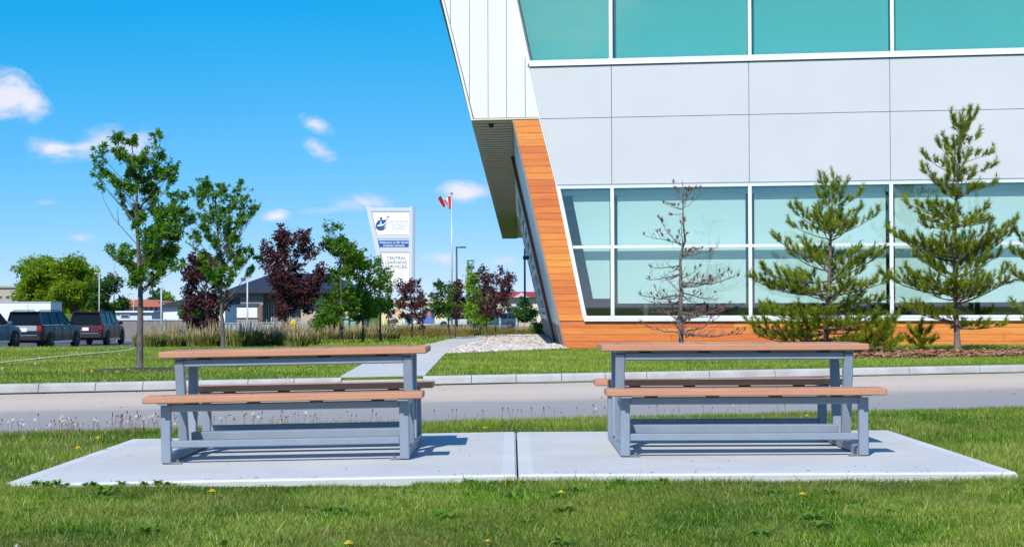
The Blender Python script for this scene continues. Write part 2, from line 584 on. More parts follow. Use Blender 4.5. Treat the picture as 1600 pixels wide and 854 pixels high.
M['lime'] = leafmat('lime_leaf', [(.10, .24, .01), (.22, .40, .02), (.34, .50, .03)], .5)
M['yg'] = leafmat('yellow_green_leaf', [(.12, .25, .012), (.28, .43, .02), (.44, .55, .035)], .6)
M['darkgreen'] = leafmat('dark_green_leaf', [(.025, .08, .012), (.055, .15, .018), (.12, .24, .02)], .45)
M['needle'] = leafmat('pine_needle', [(.085, .14, .010), (.22, .315, .016), (.40, .47, .025), (.52, .38, .05)], .5)
M['rust_needle'] = leafmat('dead_needle', [(.22, .07, .03), (.33, .14, .07), (.40, .22, .14)], .25)
M['plume'] = leafmat('grass_plume', [(.07, .12, .02), (.16, .19, .04), (.38, .30, .14), (.50, .40, .24)], .3)
M['rustshrub'] = leafmat('rust_shrub_leaf', [(.12, .15, .02), (.24, .20, .03), (.30, .16, .04), (.42, .33, .08)], .35)


def plain(name, c, r=.6, **k):
    if name not in M: M[name] = mat(name, c, r, **k)
    return M[name]

# ------------------------------------------------------------------ ground, road, kerb, path
def ground_sheet():
    xs = np.unique(np.concatenate([np.linspace(-14, 14, 57), np.linspace(-60, 60, 61), np.linspace(-400, 400, 41), np.linspace(-3000, 3000, 13)]))
    rows = []
    for o in (-3000, -900, -300, -100, -40, -20, -12, -8, -5, -3, -1.5, -.6, -.12, -.08, -.04, 0.0):
        rows.append(('n', o))
    for t in (.25, .5, .75, .97): rows.append(('m', t))
    for o in (0, .04, .08, .12, .16, .5, 1.5, 3, 5, 8, 11, 14, 17, 20, 24, 28, 33, 38, 44, 50, 56, 63, 70, 80, 90, 100, 115, 130, 150, 200, 300, 500, 900, 1600, 3500):
        rows.append(('f', o))
    V = []; 
    for k, o in rows:
        for x in xs:
            n = float(road_near(x)); f = float(road_far(x))
            y = n + o if k == 'n' else (f + o if k == 'f' else n + (f - n) * o)
            z = float(T(x, y))
            if k == 'f' and o == 0: z = -.13
            V.append((x, y, z))
    nx = len(xs); Fc = []
    for r in range(len(rows) - 1):
        for i in range(nx - 1):
            a = r * nx + i
            Fc.append((a, a + 1, a + nx + 1, a + nx))
    me = bpy.data.meshes.new('ground'); me.from_pydata(V, [], Fc)
    me.polygons.foreach_set('use_smooth', [False] * len(me.polygons))
    m, t, b, o_ = newmat('lawn_soil')
    g = N(t, 'ShaderNodeNewGeometry')
    n1 = N(t, 'ShaderNodeTexNoise', i_Scale=.35, i_Detail=8.0, i_Roughness=.7); L(t, g.outputs['Position'], n1.inputs['Vector'])
    n2 = N(t, 'ShaderNodeTexNoise', i_Scale=9.0, i_Detail=6.0, i_Roughness=.7); L(t, g.outputs['Position'], n2.inputs['Vector'])
    cr = N(t, 'ShaderNodeValToRGB'); e = cr.color_ramp.elements
    e[0].position = .35; e[0].color = (.05, .105, .012, 1); e[1].position = .7; e[1].color = (.16, .22, .03, 1)
    ad = N(t, 'ShaderNodeMath', operation='MULTIPLY_ADD'); ad.inputs[1].default_value = .55
    L(t, n2.outputs[0], ad.inputs[0])
    sc = N(t, 'ShaderNodeMath', operation='MULTIPLY'); sc.inputs[1].default_value = .45
    L(t, n1.outputs[0], sc.inputs[0]); L(t, sc.outputs[0], ad.inputs[2])
    L(t, ad.outputs[0], cr.inputs[0]); L(t, cr.outputs[0], b.inputs['Base Color'])
    b.inputs['Roughness'].default_value = 1; b.inputs['Specular IOR Level'].default_value = .1
    bp = N(t, 'ShaderNodeBump'); bp.inputs['Strength'].default_value = .8; bp.inputs['Distance'].default_value = .05
    L(t, n2.outputs[0], bp.inputs['Height']); L(t, bp.outputs[0], b.inputs['Normal'])
    me.materials.append(m)
    ob = mkobj('ground', me); props(ob, 'green lawn ground with the road bed sunk across it', kind='structure')


ground_sheet()


def strip(name, left, right, mt, dz=.006, label=None, kind='structure', nu=4, thick=0.0, step=1.0, parent=None):
    """sheet draped on the ground between two polylines of (x, y) points"""
    def resample(P, ts):
        P = np.array(P, float); d = np.r_[0, np.cumsum(np.hypot(*(P[1:] - P[:-1]).T))]; d /= d[-1]
        return np.c_[np.interp(ts, d, P[:, 0]), np.interp(ts, d, P[:, 1])]
    ln = max(sum(math.dist(left[i], left[i + 1]) for i in range(len(left) - 1)), 1)
    n = max(2, int(ln / step))
    ts = np.linspace(0, 1, n + 1)
    A = resample(left, ts); B = resample(right, ts)
    V = []
    for i in range(n + 1):
        for j in range(nu + 1):
            p = A[i] + (B[i] - A[i]) * j / nu
            V.append((p[0], p[1], float(T(p[0], p[1])) + dz))
    Fc = []
    for i in range(n):
        for j in range(nu):
            a = i * (nu + 1) + j
            Fc.append((a, a + 1, a + nu + 2, a + nu + 1))
    me = bpy.data.meshes.new(name); me.from_pydata(V, [], Fc)
    if thick > 0:
        mb = MB(); mb.v = [tuple(v) for v in V]; mb.f = [tuple(f) for f in Fc]; mb.m = [0] * len(Fc)
        k = nu + 1
        loop = list(range(0, k)) + [i * k + nu for i in range(1, n + 1)] + [n * k + j for j in range(nu - 1, -1, -1)] + [i * k for i in range(n - 1, 0, -1)]
        s = len(mb.v)
        for q in loop: mb.v.append((V[q][0], V[q][1], V[q][2] - thick))
        for i in range(len(loop)):
            j = (i + 1) % len(loop)
            mb.f.append((loop[i], loop[j], s + j, s + i)); mb.m.append(0)
        me = mb.mesh(name, mt)
    else:
        me.materials.append(mt)
    ob = mkobj(name, me, parent)
    if parent is None: props(ob, label, kind=kind)
    return ob


# road sheet with a worn grey near lane and a dusty tan far lane
def road():
    xs = np.unique(np.concatenate([np.linspace(-14, 14, 57), np.linspace(-200, 200, 41)]))
    ts = [.008, .2, .35, .5, .65, .8, .97]
    V = []; A = []
    for t_ in ts:
        for x in xs:
            n = float(road_near(x)); f = float(road_far(x))
            V.append((x, n + (f - n) * t_, -.13 + .006 + .02 * math.sin(math.pi * t_))); A.append(t_)
    nx = len(xs); Fc = [(r * nx + i, r * nx + i + 1, (r + 1) * nx + i + 1, (r + 1) * nx + i) for r in range(len(ts) - 1) for i in range(nx - 1)]
    me = bpy.data.meshes.new('road'); me.from_pydata(V, [], Fc)
    at_ = me.attributes.new('across', 'FLOAT', 'POINT'); at_.data.foreach_set('value', A)
    m, t, b, o_ = newmat('worn_asphalt')
    g = N(t, 'ShaderNodeNewGeometry')
    a = N(t, 'ShaderNodeAttribute'); a.attribute_name = 'across'
    mp = N(t, 'ShaderNodeMapping'); mp.inputs['Rotation'].default_value = (0, 0, -.34); mp.inputs['Scale'].default_value = (.25, 1.4, 1)
    L(t, g.outputs['Position'], mp.inputs[0])
    n1 = N(t, 'ShaderNodeTexNoise', i_Scale=1.2, i_Detail=7.0, i_Roughness=.65); L(t, mp.outputs[0], n1.inputs['Vector'])
    n2 = N(t, 'ShaderNodeTexNoise', i_Scale=70.0, i_Detail=3.0); L(t, g.outputs['Position'], n2.inputs['Vector'])
    s = N(t, 'ShaderNodeMath', operation='MULTIPLY_ADD'); s.inputs[1].default_value = .22; L(t, n1.outputs[0], s.inputs[0]); L(t, a.outputs['Fac'], s.inputs[2])
    cr = N(t, 'ShaderNodeValToRGB'); e = cr.color_ramp.elements
    e[0].position = .30; e[0].color = (.30, .29, .285, 1); e[1].position = .80; e[1].color = (.58, .49, .40, 1)
    x = e.new(.52); x.color = (.34, .315, .295, 1)
    x = e.new(.62); x.color = (.52, .44, .36, 1)
    x = e.new(1.0); x.color = (.54, .45, .36, 1)
    L(t, s.outputs[0], cr.inputs[0])
    mx = N(t, 'ShaderNodeMix', data_type='RGBA'); mx.blend_type = 'MULTIPLY'; mx.inputs['Factor'].default_value = 1
    mr = N(t, 'ShaderNodeMapRange'); mr.inputs[1].default_value = .3; mr.inputs[2].default_value = .7; mr.inputs[3].default_value = .78; mr.inputs[4].default_value = 1.15
    L(t, n2.outputs[0], mr.inputs[0])
    L(t, cr.outputs[0], mx.inputs['A']); L(t, mr.outputs[0], mx.inputs['B']); L(t, mx.outputs['Result'], b.inputs['Base Color'])
    b.inputs['Roughness'].default_value = .95; b.inputs['Specular IOR Level'].default_value = .2
    bp = N(t, 'ShaderNodeBump'); bp.inputs['Strength'].default_value = .5; bp.inputs['Distance'].default_value = .006
    L(t, n2.outputs[0], bp.inputs['Height']); L(t, bp.outputs[0], b.inputs['Normal'])
    me.materials.append(m)
    props(mkobj('road', me), 'worn road with a grey near lane and a dusty tan far lane', kind='structure')


road()

# path outline measured where it lies on the ground
pl = [gnd(x, y) for x, y in ((531, 592), (586, 558.5), (630, 545), (674, 537), (724, 524.5))]
pr = [gnd(x, y) for x, y in ((666, 586), (695, 553.6), (726, 541), (757, 530), (775, 524.5))]
pl = [(p.x, p.y) for p in pl]; pr = [(p.x, p.y) for p in pr]
pl[0] = (pl[0][0], float(road_far(pl[0][0])) + .17); pr[0] = (pr[0][0], float(road_far(pr[0][0])) + .17)
path_root = empty('path', (pl[0][0], pl[0][1], 0)); props(path_root, 'pale concrete path running back from the kerb', kind='structure')
# slabs of the path, each about 1.5 m, with open joints
def path_slabs():
    A = np.array(pl); B = np.array(pr)
    def rs(P, t):
        d = np.r_[0, np.cumsum(np.hypot(*(P[1:] - P[:-1]).T))]
        return np.array([np.interp(t * d[-1], d, P[:, 0]), np.interp(t * d[-1], d, P[:, 1])])
    n = 26
    for i in range(n):
        t0 = (i / n) ** 1.3; t1 = ((i + 1) / n) ** 1.3
        g = .0007
        mb = MB()
        a0, a1, b0, b1 = rs(A, t0 + g), rs(A, t1 - g), rs(B, t0 + g), rs(B, t1 - g)
        def P(p, dz): return (p[0], p[1], float(T(p[0], p[1])) + dz)
        mb.face([P(a0, .02), P(b0, .02), P(b1, .02), P(a1, .02)])
        mb.face([P(a0, -.05), P(b0, -.05), P(b0, .02), P(a0, .02)])
        mb.face([P(a0, -.05), P(a0, .02), P(a1, .02), P(a1, -.05)])
        mb.face([P(b0, .02), P(b0, -.05), P(b1, -.05), P(b1, .02)])
        mb.build('slab', M['path'], path_root)


path_slabs()


# kerb made of separate stones along the far side of the road
def kerb():
    root = empty('kerb', (0, float(road_far(0)), 0)); props(root, 'pale concrete kerb along the far side of the road', kind='structure')
    rng = random.Random(3)
    cuts = []
    # joints seen in the photograph, the rest at similar spacing
    for px in (60, 149, 223, 305, 387, 459, 533, 660, 736, 806, 877, 945, 1010, 1108, 1210, 1315, 1420, 1530):
        # intersect with road edge line
        x = 0
        for _ in range(30):
            y = float(road_far(x)); x = (px - 800) / F * y
        cuts.append(x)
    x = cuts[0]; pre = []
    while x > -60: x -= .85; pre.append(x)
    x = cuts[-1]; post = []
    while x < 60: x += 1.1; post.append(x)
    cuts = sorted(pre + cuts + post)
    for a, b in zip(cuts[:-1], cuts[1:]):
        low = .04 if (a > -2.65 and b < -1.0) else 0.0
        g = .005
        a2, b2 = a + g, b - g
        if not (-26 < a < 32): 
            continue
        mb = MB()
        prof = [(-.02, -.20), (-.02, -.115), (.012, -.03 - low), (.045, .0 - low), (.165, .004 - low), (.165, -.20)]
        A = [(a2, float(road_far(a2)) + o, z) for o, z in prof]; B = [(b2, float(road_far(b2)) + o, z) for o, z in prof]
        s = len(mb.v); mb.v += A + B; k = len(prof)
        for i in range(k):
            j = (i + 1) % k
            mb.f.append((i, j, k + j, k + i)); mb.m.append(0)
        mb.f.append(tuple(range(k))); mb.m.append(0); mb.f.append(tuple(range(2 * k - 1, k - 1, -1))); mb.m.append(0)
        mb.build('kerb_stone', M['kerb'], root)


kerb()
# silt gathered in the gutter
def silt():
    rng = np.random.default_rng(5)
    mb = MB(); k = 0
    xs = np.arange(-10, 13, .35)
    prev = None
    for x in xs:
        w = .10 + .22 * max(0, math.sin(x * .9 + 1) * math.sin(x * 2.3)) + (.10 if x > 0 else 0)
        yf = float(road_far(x)) - .018
        cur = ((x, yf - w, -.113), (x, yf, -.108))
        if prev: mb.face([prev[0], cur[0], cur[1], prev[1]])
        prev = cur
    ob = mb.build('gutter_silt', plain('silt', (.27, .215, .16), .95, var=.3, scale=8, bump=.6, bscale=60))
    props(ob, 'tan silt gathered in the gutter along the kerb', 'silt', kind='stuff')


silt()

# pad of two concrete slabs
pad = empty('concrete_pad', (0, 11.7, 0)); props(pad, 'pale concrete pad of two slabs under the picnic tables', kind='structure')
def padz(x):
    return (-.030 + .05 * (x + 3.07) / 3.1) if x < .03 else .02 + .0015 * (x - .03)


def slab(x0, x1, y0, y1):
    mb = MB()
    e = .09
    def P(x, y, dz=0): return (x, y, padz(x) + dz)
    xs = [x0, x0 + .012, x0 + e, x1 - e, x1 - .012, x1]; ys = [y0, y0 + .012, y0 + e, y1 - e, y1 - .012, y1]
    for i in range(5):
        for j in range(5):
            edge = (i in (0, 1, 3, 4)) or (j in (0, 1, 3, 4))
            def zz(ii, jj): return -.012 if ii in (0, 5) or jj in (0, 5) else 0
            mb.face([P(xs[i], ys[j], zz(i, j)), P(xs[i + 1], ys[j], zz(i + 1, j)), P(xs[i + 1], ys[j + 1], zz(i + 1, j + 1)), P(xs[i], ys[j + 1], zz(i, j + 1))], 1 if edge else 0)
    for (a, b) in (((x0, y0), (x1, y0)), ((x1, y0), (x1, y1)), ((x1, y1), (x0, y1)), ((x0, y1), (x0, y0))):
        mb.face([P(*a, -.012), P(*a, -.16), P(*b, -.16), P(*b, -.012)], 2)
    return mb.build('slab', [M['concrete'], M['conc_edge'], M['concrete']], pad)


slab(-3.07, .025, 10.0, 13.45)
slab(.036, 3.03, 10.0, 13.42)

# gravel bed
gA = [gnd(x, y) for x, y in ((696, 553), (727, 541.5), (758, 530.5), (777, 525))]
gB = [gnd(x, y) for x, y in ((884, 549), (872, 540), (858, 530), (846, 523.5))]
gA = [(p.x, p.y) for p in gA]; gB = [(p.x, p.y) for p in gB]
gB[0] = (1.35, 40.6)
strip('gravel_bed', gA, gB, plain('gravel_base', (.30, .27, .24), .95, var=.4, scale=14, bump=1, bscale=50), .012, 'pale river stone gravel bed beside the building', nu=6, step=2)


def pebbles():
    rng = np.random.default_rng(11)
    A = np.array(gA); B = np.array(gB)
    V = []; tone = []
    ico = []
    ph = (1 + 5 ** .5) / 2
    iv = np.array([(-1, ph, 0), (1, ph, 0), (-1, -ph, 0), (1, -ph, 0), (0, -1, ph), (0, 1, ph), (0, -1, -ph), (0, 1, -ph), (ph, 0, -1), (ph, 0, 1), (-ph, 0, -1), (-ph, 0, 1)]) / 1.9
    fi = [(0, 11, 5), (0, 5, 1), (0, 1, 7), (0, 7, 10), (0, 10, 11), (1, 5, 9), (5, 11, 4), (11, 10, 2), (10, 7, 6), (7, 1, 8), (3, 9, 4), (3, 4, 2), (3, 2, 6), (3, 6, 8), (3, 8, 9), (4, 9, 5), (2, 4, 11), (6, 2, 10), (8, 6, 7), (9, 8, 1)]
    fi = np.array(fi)
    n = 15000
    out_ = []
    t = rng.random(n) ** 1.7; s = rng.random(n)
    d = np.r_[0, np.cumsum(np.hypot(*(A[1:] - A[:-1]).T))]; d /= d[-1]
    e = np.r_[0, np.cumsum(np.hypot(*(B[1:] - B[:-1]).T))]; e /= e[-1]
    ax = np.interp(t, d, A[:, 0]); ay = np.interp(t, d, A[:, 1]); bx = np.interp(t, e, B[:, 0]); by = np.interp(t, e, B[:, 1])
    x = ax + (bx - ax) * s; y = ay + (by - ay) * s
    z = T(x, y) + .02
    r = rng.uniform(.025, .06, n) * (1 + .6 * t)
    for i in range(n):
        sc = r[i] * rng.uniform(.6, 1.3, 3) * np.array([1, 1, .7])
        a = rng.random() * 6.28
        vv = iv * sc; c, s_ = math.cos(a), math.sin(a)
        vv = np.c_[vv[:, 0] * c - vv[:, 1] * s_, vv[:, 0] * s_ + vv[:, 1] * c, vv[:, 2]] + (x[i], y[i], z[i])
        out_.append(vv[fi].reshape(-1, 3))
        tone.append(np.full(20, rng.random()))
    mt = leafmat('pebble', [(.22, .19, .16), (.42, .37, .32), (.55, .50, .45), (.68, .64, .60)], 0.0, .8)
    ob = mkobj('gravel', arrmesh('gravel', np.concatenate(out_), 3, mt, np.concatenate(tone)))
    props(ob, 'loose pale river stones beside the building', 'gravel', kind='stuff')


pebbles()

# parking lot, side path, mulch
strip('parking_lot', [(-60, 62), (-60, 140)], [(-17.6, 62), (-16.5, 140)], M['asphalt'], .03, 'dark asphalt parking lot where the row of cars stands', nu=8, step=6)
strip('road', [(-60, 145), (-60, 230)], [(60, 145), (60, 230)], M['asphalt'], .03, 'distant asphalt street behind the trees', nu=8, step=12)
sp = [gnd(x, y) for x, y in ((-120, 586), (0, 568.5), (100, 558), (200, 549), (330, 541))]
strip('path', [(p.x, p.y) for p in sp], [(p.x - .15, p.y + .55) for p in sp], M['path'], .03, 'narrow pale footpath crossing the left lawn', nu=1, step=1.5)
mu = [gnd(x, y) for x, y in ((1130, 559), (1290, 560), (1440, 559), (1600, 557), (1760, 556))]
mulch_m = plain('red_mulch', (.30, .14, .085), .95, col2=(.42, .23, .15), scale=18, bump=1, bscale=60)
strip('mulch_bed', [(p.x, p.y) for p in mu], [(p.x - .05, p.y + 3.6) for p in mu], mulch_m, .02, 'reddish bark mulch bed under the pines', nu=4, step=1)


def chips():
    rng = np.random.default_rng(8)
    n = 5200
    X = rng.uniform(4.6, 13.2, n); 
    P = np.array([(p.x, p.y) for p in mu])
    y0 = np.interp(X, P[:, 0], P[:, 1])
    Y = y0 + rng.random(n) ** 1.4 * 3.6
    Z = T(X, Y) + .03
    a = rng.random(n) * 6.28; l = rng.uniform(.03, .07, n); w = rng.uniform(.012, .025, n); tl = rng.uniform(-.02, .03, n)
    dx_ = np.cos(a) * l; dy = np.sin(a) * l; sx = -np.sin(a) * w; sy = np.cos(a) * w
    V = np.stack([np.c_[X - dx_ - sx, Y - dy - sy, Z], np.c_[X + dx_ - sx, Y + dy - sy, Z + tl], np.c_[X + dx_ + sx, Y + dy + sy, Z + tl + .01], np.c_[X - dx_ + sx, Y - dy + sy, Z + .01]], 1)
    mt = leafmat('bark_chip', [(.16, .07, .045), (.34, .16, .095), (.48, .28, .18)], 0, .9)
    ob = mkobj('bark_chips', arrmesh('bark_chips', V, 4, mt, rng.random(n)))
    props(ob, 'reddish bark chips strewn under the pines', 'bark mulch', kind='stuff')


chips()
# dark mulch ring under the nearest maple
t1 = gnd(218, 578)
def ring():
    mb = MB(); rng = random.Random(2); n = 28
    P = []
    for i in range(n):
        a = 2 * math.pi * i / n; r = .75 * (1 + rng.uniform(-.12, .12))
        P.append((t1.x + r * 1.15 * math.cos(a), t1.y + r * math.sin(a)))
    for i in range(n):
        j = (i + 1) % n
        mb.face([onT(t1.x, t1.y, .05), onT(*P[i], .012), onT(*P[j], .012)])
    ob = mb.build('mulch_bed', plain('dark_mulch', (.07, .055, .045), .95, var=.5, scale=20, bump=1, bscale=50)); props(ob, 'dark mulch ring round the nearest maple trunk', kind='structure')


ring()


# ------------------------------------------------------------------ grass
def vnoise(x, y, s, seed=0):
    r = np.random.default_rng(seed); g = r.random((256, 256))
    u = x / s + 1000; v = y / s + 1000
    i = np.floor(u).astype(int); j = np.floor(v).astype(int); fu = u - i; fv = v - j
    fu = fu * fu * (3 - 2 * fu); fv = fv * fv * (3 - 2 * fv)
    G = lambda a, b: g[a % 256, b % 256]
    return (G(i, j) * (1 - fu) * (1 - fv) + G(i + 1, j) * fu * (1 - fv) + G(i, j + 1) * (1 - fu) * fv + G(i + 1, j + 1) * fu * fv)


LAWN = leafmat('grass_blade', [(.015, .06, .004), (.060, .160, .007), (.14, .285, .012), (.30, .42, .025), (.50, .43, .18)], .28, .45, patch=(.9, (.28, .27, .07), .5))


def in_path(x, y):
    A = np.array(pl); B = np.array(pr)
    return (y > 24) & (x > np.interp(y, A[:, 1], A[:, 0]) - .01) & (x < np.interp(y, B[:, 1], B[:, 0]) + .01)


def in_gravel(x, y):
    A = np.array(gA); B = np.array(gB)
    # front edge runs from gA[0] to gB[0]
    yf = np.interp(x, [A[0, 0], B[0, 0]], [A[0, 1], B[0, 1]])
    return (y > yf) & (x > np.interp(y, A[:, 1], A[:, 0])) & (x < np.interp(y, B[:, 1], B[:, 0]) + .3) & (y > A[0, 1])


def grass(label, n, x0, x1, y0, y1, h, w, seed, keep=None, segs=2, fan=True):
    rng = np.random.default_rng(seed)
    y = np.sqrt(rng.random(n) * (y1 ** 2 - y0 ** 2) + y0 ** 2) if fan else rng.uniform(y0, y1, n)
    if fan:
        x = y * rng.uniform(x0, x1, n)
    else:
        x = rng.uniform(x0, x1, n)
    k = np.ones(n, bool)
    if keep is not None: k &= keep(x, y, rng)
    x = x[k]; y = y[k]; n = len(x)
    z = T(x, y) - .005
    pn = .5 * vnoise(x, y, .45, 1) + .5 * vnoise(x, y, 1.1, 7); pn2 = vnoise(x, y, .13, 2); pn3 = vnoise(x, y, 1.7, 3)
    H = h * (.45 + .5 * pn + .45 * pn2) * rng.uniform(.6, 1.35, n)
    H = np.where((y > 9.84) & (y < 10.01) & (x < -.6) & (x > -3.0), H * .32, H)
    H = np.where((y > 9.8) & (y < 10.01) & (x > -.3) & (x < 3.1), H * 1.3, H)
    tall = rng.random(n) < .008; H = np.where(tall, H * 1.6, H)
    Wd = w * rng.uniform(.6, 1.3, n) * np.where(tall, 1.7, 1)
    a = rng.random(n) * 6.28; ln = rng.uniform(.1, .75, n) * H
    lx = np.cos(a) * ln; ly = np.sin(a) * ln
    b = rng.random(n) * 6.28
    sx = np.cos(b) * Wd / 2; sy = np.sin(b) * Wd / 2 * .6
    tone = np.clip(.37 + .40 * (pn3 - .5) + .5 * (pn - .5) + .2 * (pn2 - .5) + .12 * sstep(y, 12, 30) + rng.normal(0, .19, n), 0, .8)
    dead = rng.random(n) < (.05 + .16 * (pn > .6) + .08 * (pn2 > .65))
    tone = np.where(dead, rng.uniform(.82, 1, n), tone)
    B0 = np.c_[x - sx, y - sy, z]; B1 = np.c_[x + sx, y + sy, z]
    if segs == 2:
        M0 = np.c_[x + lx * .3 - sx * .8, y + ly * .3 - sy * .8, z + H * .55]; M1 = np.c_[x + lx * .3 + sx * .8, y + ly * .3 + sy * .8, z + H * .55]
        T0 = np.c_[x + lx - sx * .15, y + ly - sy * .15, z + H]; T1 = np.c_[x + lx + sx * .15, y + ly + sy * .15, z + H]
        V = np.stack([B0, B1, M1, M0, M0, M1, T1, T0], 1); K = 4; tone = np.repeat(tone, 2)
    else:
        TP = np.c_[x + lx, y + ly, z + H]
        V = np.stack([B0, B1, TP], 1); K = 3
    ob = mkobj('grass', arrmesh('grass', V, K, LAWN, tone))
    props(ob, label, 'grass', kind='stuff')


def near_keep(x, y, rng):
    on = (x > -3.07) & (x < 3.03) & (y > 10.0) & (y < 13.42)
    return ~on & (y < road_near(x) - .02)


def far_keep(x, y, rng):
    bl = (x > 1.2) & (y > 40.8 - (x - 1.3) * .158 - .1)
    P = np.array([(p.x, p.y) for p in mu])
    inm = (x > P[0, 0]) & (y > np.interp(x, P[:, 0], P[:, 1])) & (y < np.interp(x, P[:, 0], P[:, 1]) + 3.0) & (rng.random(len(x)) < .93)
    ringk = ((x - t1.x) / 1.15) ** 2 + (y - t1.y) ** 2 < .6 ** 2
    lot = (x < -16.5 - .0) & (y > 61)
    spx = np.array([(p.x, p.y) for p in sp]); sy = np.interp(x, spx[:, 0], spx[:, 1])
    side = (x < spx[-1, 0]) & (y > sy - .35) & (y < sy + .6)
    return (y > road_far(x) + .17) & ~in_path(x, y) & ~in_gravel(x, y) & ~bl & ~inm & ~ringk & ~lot & ~side


grass('mown green grass in the foreground in front of the concrete pad', 430000, -.37, .37, 6.3, 10.2, .040, .0038, 21, near_keep, 2)
grass('mown green grass between the concrete pad and the road', 400000, -.38, .38, 10.0, 19.5, .046, .0068, 22, near_keep, 1)
grass('mown green lawn beyond the kerb', 520000, -.50, .42, 21, 47, .050, .013, 23, far_keep, 1)
grass('sparse green lawn sloping away towards the parking lot', 190000, -.48, .02, 47, 110, .10, .035, 24, far_keep, 1)

# ------------------------------------------------------------------ the building
b9 = rad(9)
FE = Vector((math.cos(b9), -math.sin(b9), 0))      # along the front
FN = Vector((-math.sin(b9), -math.cos(b9), 0))     # out of the front
FO = Vector((1.30, 40.8, 0))
DEP = Vector((.005, 1, 0)).normalized()            # along the long side wall
UP = Vector((0, 0, 1))


def FU(px, py):
    d = ray(px, py)
    t = (FO - EYE).dot(FN) / d.dot(FN)
    p = EYE + d * t
    return ((p - FO).dot(FE), p.z)


def W3(u, z, t=0.0):
    return FO + FE * u + UP * z + FN * t


def clip(poly, a, b, c):
    """keep a*u + b*z + c >= 0"""
    out_ = []
    n = len(poly)
    for i in range(n):
        p, q = poly[i], poly[(i + 1) % n]
        dp = a * p[0] + b * p[1] + c; dq = a * q[0] + b * q[1] + c
        if dp >= 0: out_.append(p)
        if (dp >= 0) != (dq >= 0):
            s = dp / (dp - dq)
            out_.append((p[0] + (q[0] - p[0]) * s, p[1] + (q[1] - p[1]) * s))
    return out_


def clipz(poly, z0, z1): return clip(clip(poly, 0, 1, -z0), 0, -1, z1)
def clipu(poly, u0, u1): return clip(clip(poly, 1, 0, -u0), -1, 0, u1)


bld = empty('office_building', FO, 'modern office building with leaning white corner, orange plank strip and aqua windows', 'building')


def fpart(name, poly, t0, t1, mt, inset=0.0, parent=None, mb=None):
    if len(poly) < 3: return None
    own = mb is None
    if own: mb = MB()
    mb.prism([W3(u, z) for u, z in poly], FN * t0, FN * t1)
    if own: return mb.build(name, mt, parent or bld)


ref = 957
zup_gl = FU(ref, 92)[1]           # bottom of upper glass
zup_fr = FU(ref, 101)[1]          # bottom of upper frame
zseam = FU(ref, 183.5)[1]
zspb = FU(ref, 289)[1]            # spandrel bottom
zlt = FU(ref, 294)[1]             # lower glass top
ztr = FU(ref, 385.5)[1]           # transom
zlb = FU(ref, 493)[1]             # lower glass bottom
zsill = FU(ref, 501.5)[1]
ztop = 9.6
UR = 25.0
# slanted lines as u(z)
def line(pa, pb):
    a = FU(*pa); b = FU(*pb)
    k = (b[0] - a[0]) / (b[1] - a[1])
    return lambda z: a[0] + k * (z - a[1]), k, a
LA, kA, pA = line((690, 0), (735, 183))          # outer left edge of the white block
LB, kB, pB = line((803.5, 0), (842.5, 183.5))     # white siding | windows and grey panels
LC, kC, pC = line((800, 183.5), (883, 545))       # left edge of the orange
LD, kD, pD = line((842.5, 183.5), (869.5, 290))   # orange | grey panels
LE_, kE, pE = line((869.5, 290), (913, 501))     # orange | lower window frame
mull = [FU(x, 290)[0] for x in (956, 1171, 1391.5)]
du = mull[1] - mull[0]; du2 = mull[2] - mull[1]
while mull[-1] + du2 < UR: mull.append(mull[-1] + du2)

# dark backing behind all joints
bk = MB()
bk.prism([W3(*p) for p in [(LA(ztop), ztop), (LA(zseam) + .02, zseam), (UR, zseam), (UR, ztop)] if True], FN * -.10, FN * -.06)
wallback = MB()
wallback.prism([W3(*p) for p in [(LA(ztop) + .03, ztop - .02), (LA(zseam) + .06, zseam + .02), (LB(zseam) + .1, zseam + .02), (LB(ztop) + .1, ztop - .02)]], FN * -.09, FN * -.05)
wallback.prism([W3(*p) for p in [(LB(zup_fr) + .05, zup_fr - .01), (LD(zspb) + .05, zspb + .01), (UR, zspb + .01), (UR, zup_fr - .01)]], FN * -.09, FN * -.05)
wallback.prism([W3(*p) for p in [(LC(zseam) + .03, zseam - .01), (LC(-.4) + .03, -.4), (LE_(zsill) + .1, -.4), (LE_(zsill) + .02, zsill), (LD(zspb) - .02, zspb), (LD(zseam) - .03, zseam - .01)]], FN * -.09, FN * -.05)
wallback.prism([W3(*p) for p in [(LE_(zsill) + .11, zsill - .02), (LE_(zsill) + .11, -.4), (UR, -.4), (UR, zsill - .02)]], FN * -.09, FN * -.05)
wallback.build('backing_wall', M['dark_gap'], bld)

# white vertical siding
us = [FU(x, 100)[0] for x in (704, 733.5, 762.5, 791.5, 820.5)]
dus = (us[4] - us[0]) / 4
allu = [us[0] - dus * 4, us[0] - dus * 3, us[0] - dus * 2, us[0] - dus] + us + [us[4] + dus]
reg = [(LA(ztop) + .07, ztop), (LA(zseam) + .07, zseam + .05), (LB(zseam) - .02, zseam + .05), (LB(ztop) - .02, ztop)]
for a, b in zip(allu[:-1], allu[1:]):
    p = clipu(reg, a + .007, b - .007)
    if len(p) > 2: fpart('siding_panel', p, -.05, 0, M['white_panel'])
# edge flashing and drip flashing
fpart('corner_flashing', [(LA(ztop), ztop), (LA(zseam), zseam), (LA(zseam) + .055, zseam), (LA(ztop) + .055, ztop)], -.10, .012, M['white_panel'])
fpart('drip_flashing', [(LA(zseam) + .055, zseam), (LB(zseam) - .02, zseam), (LB(zseam) - .02, zseam + .035), (LA(zseam) + .055, zseam + .035)], -.10, .02, plain('buff_flashing', (.62, .58, .46), .5))

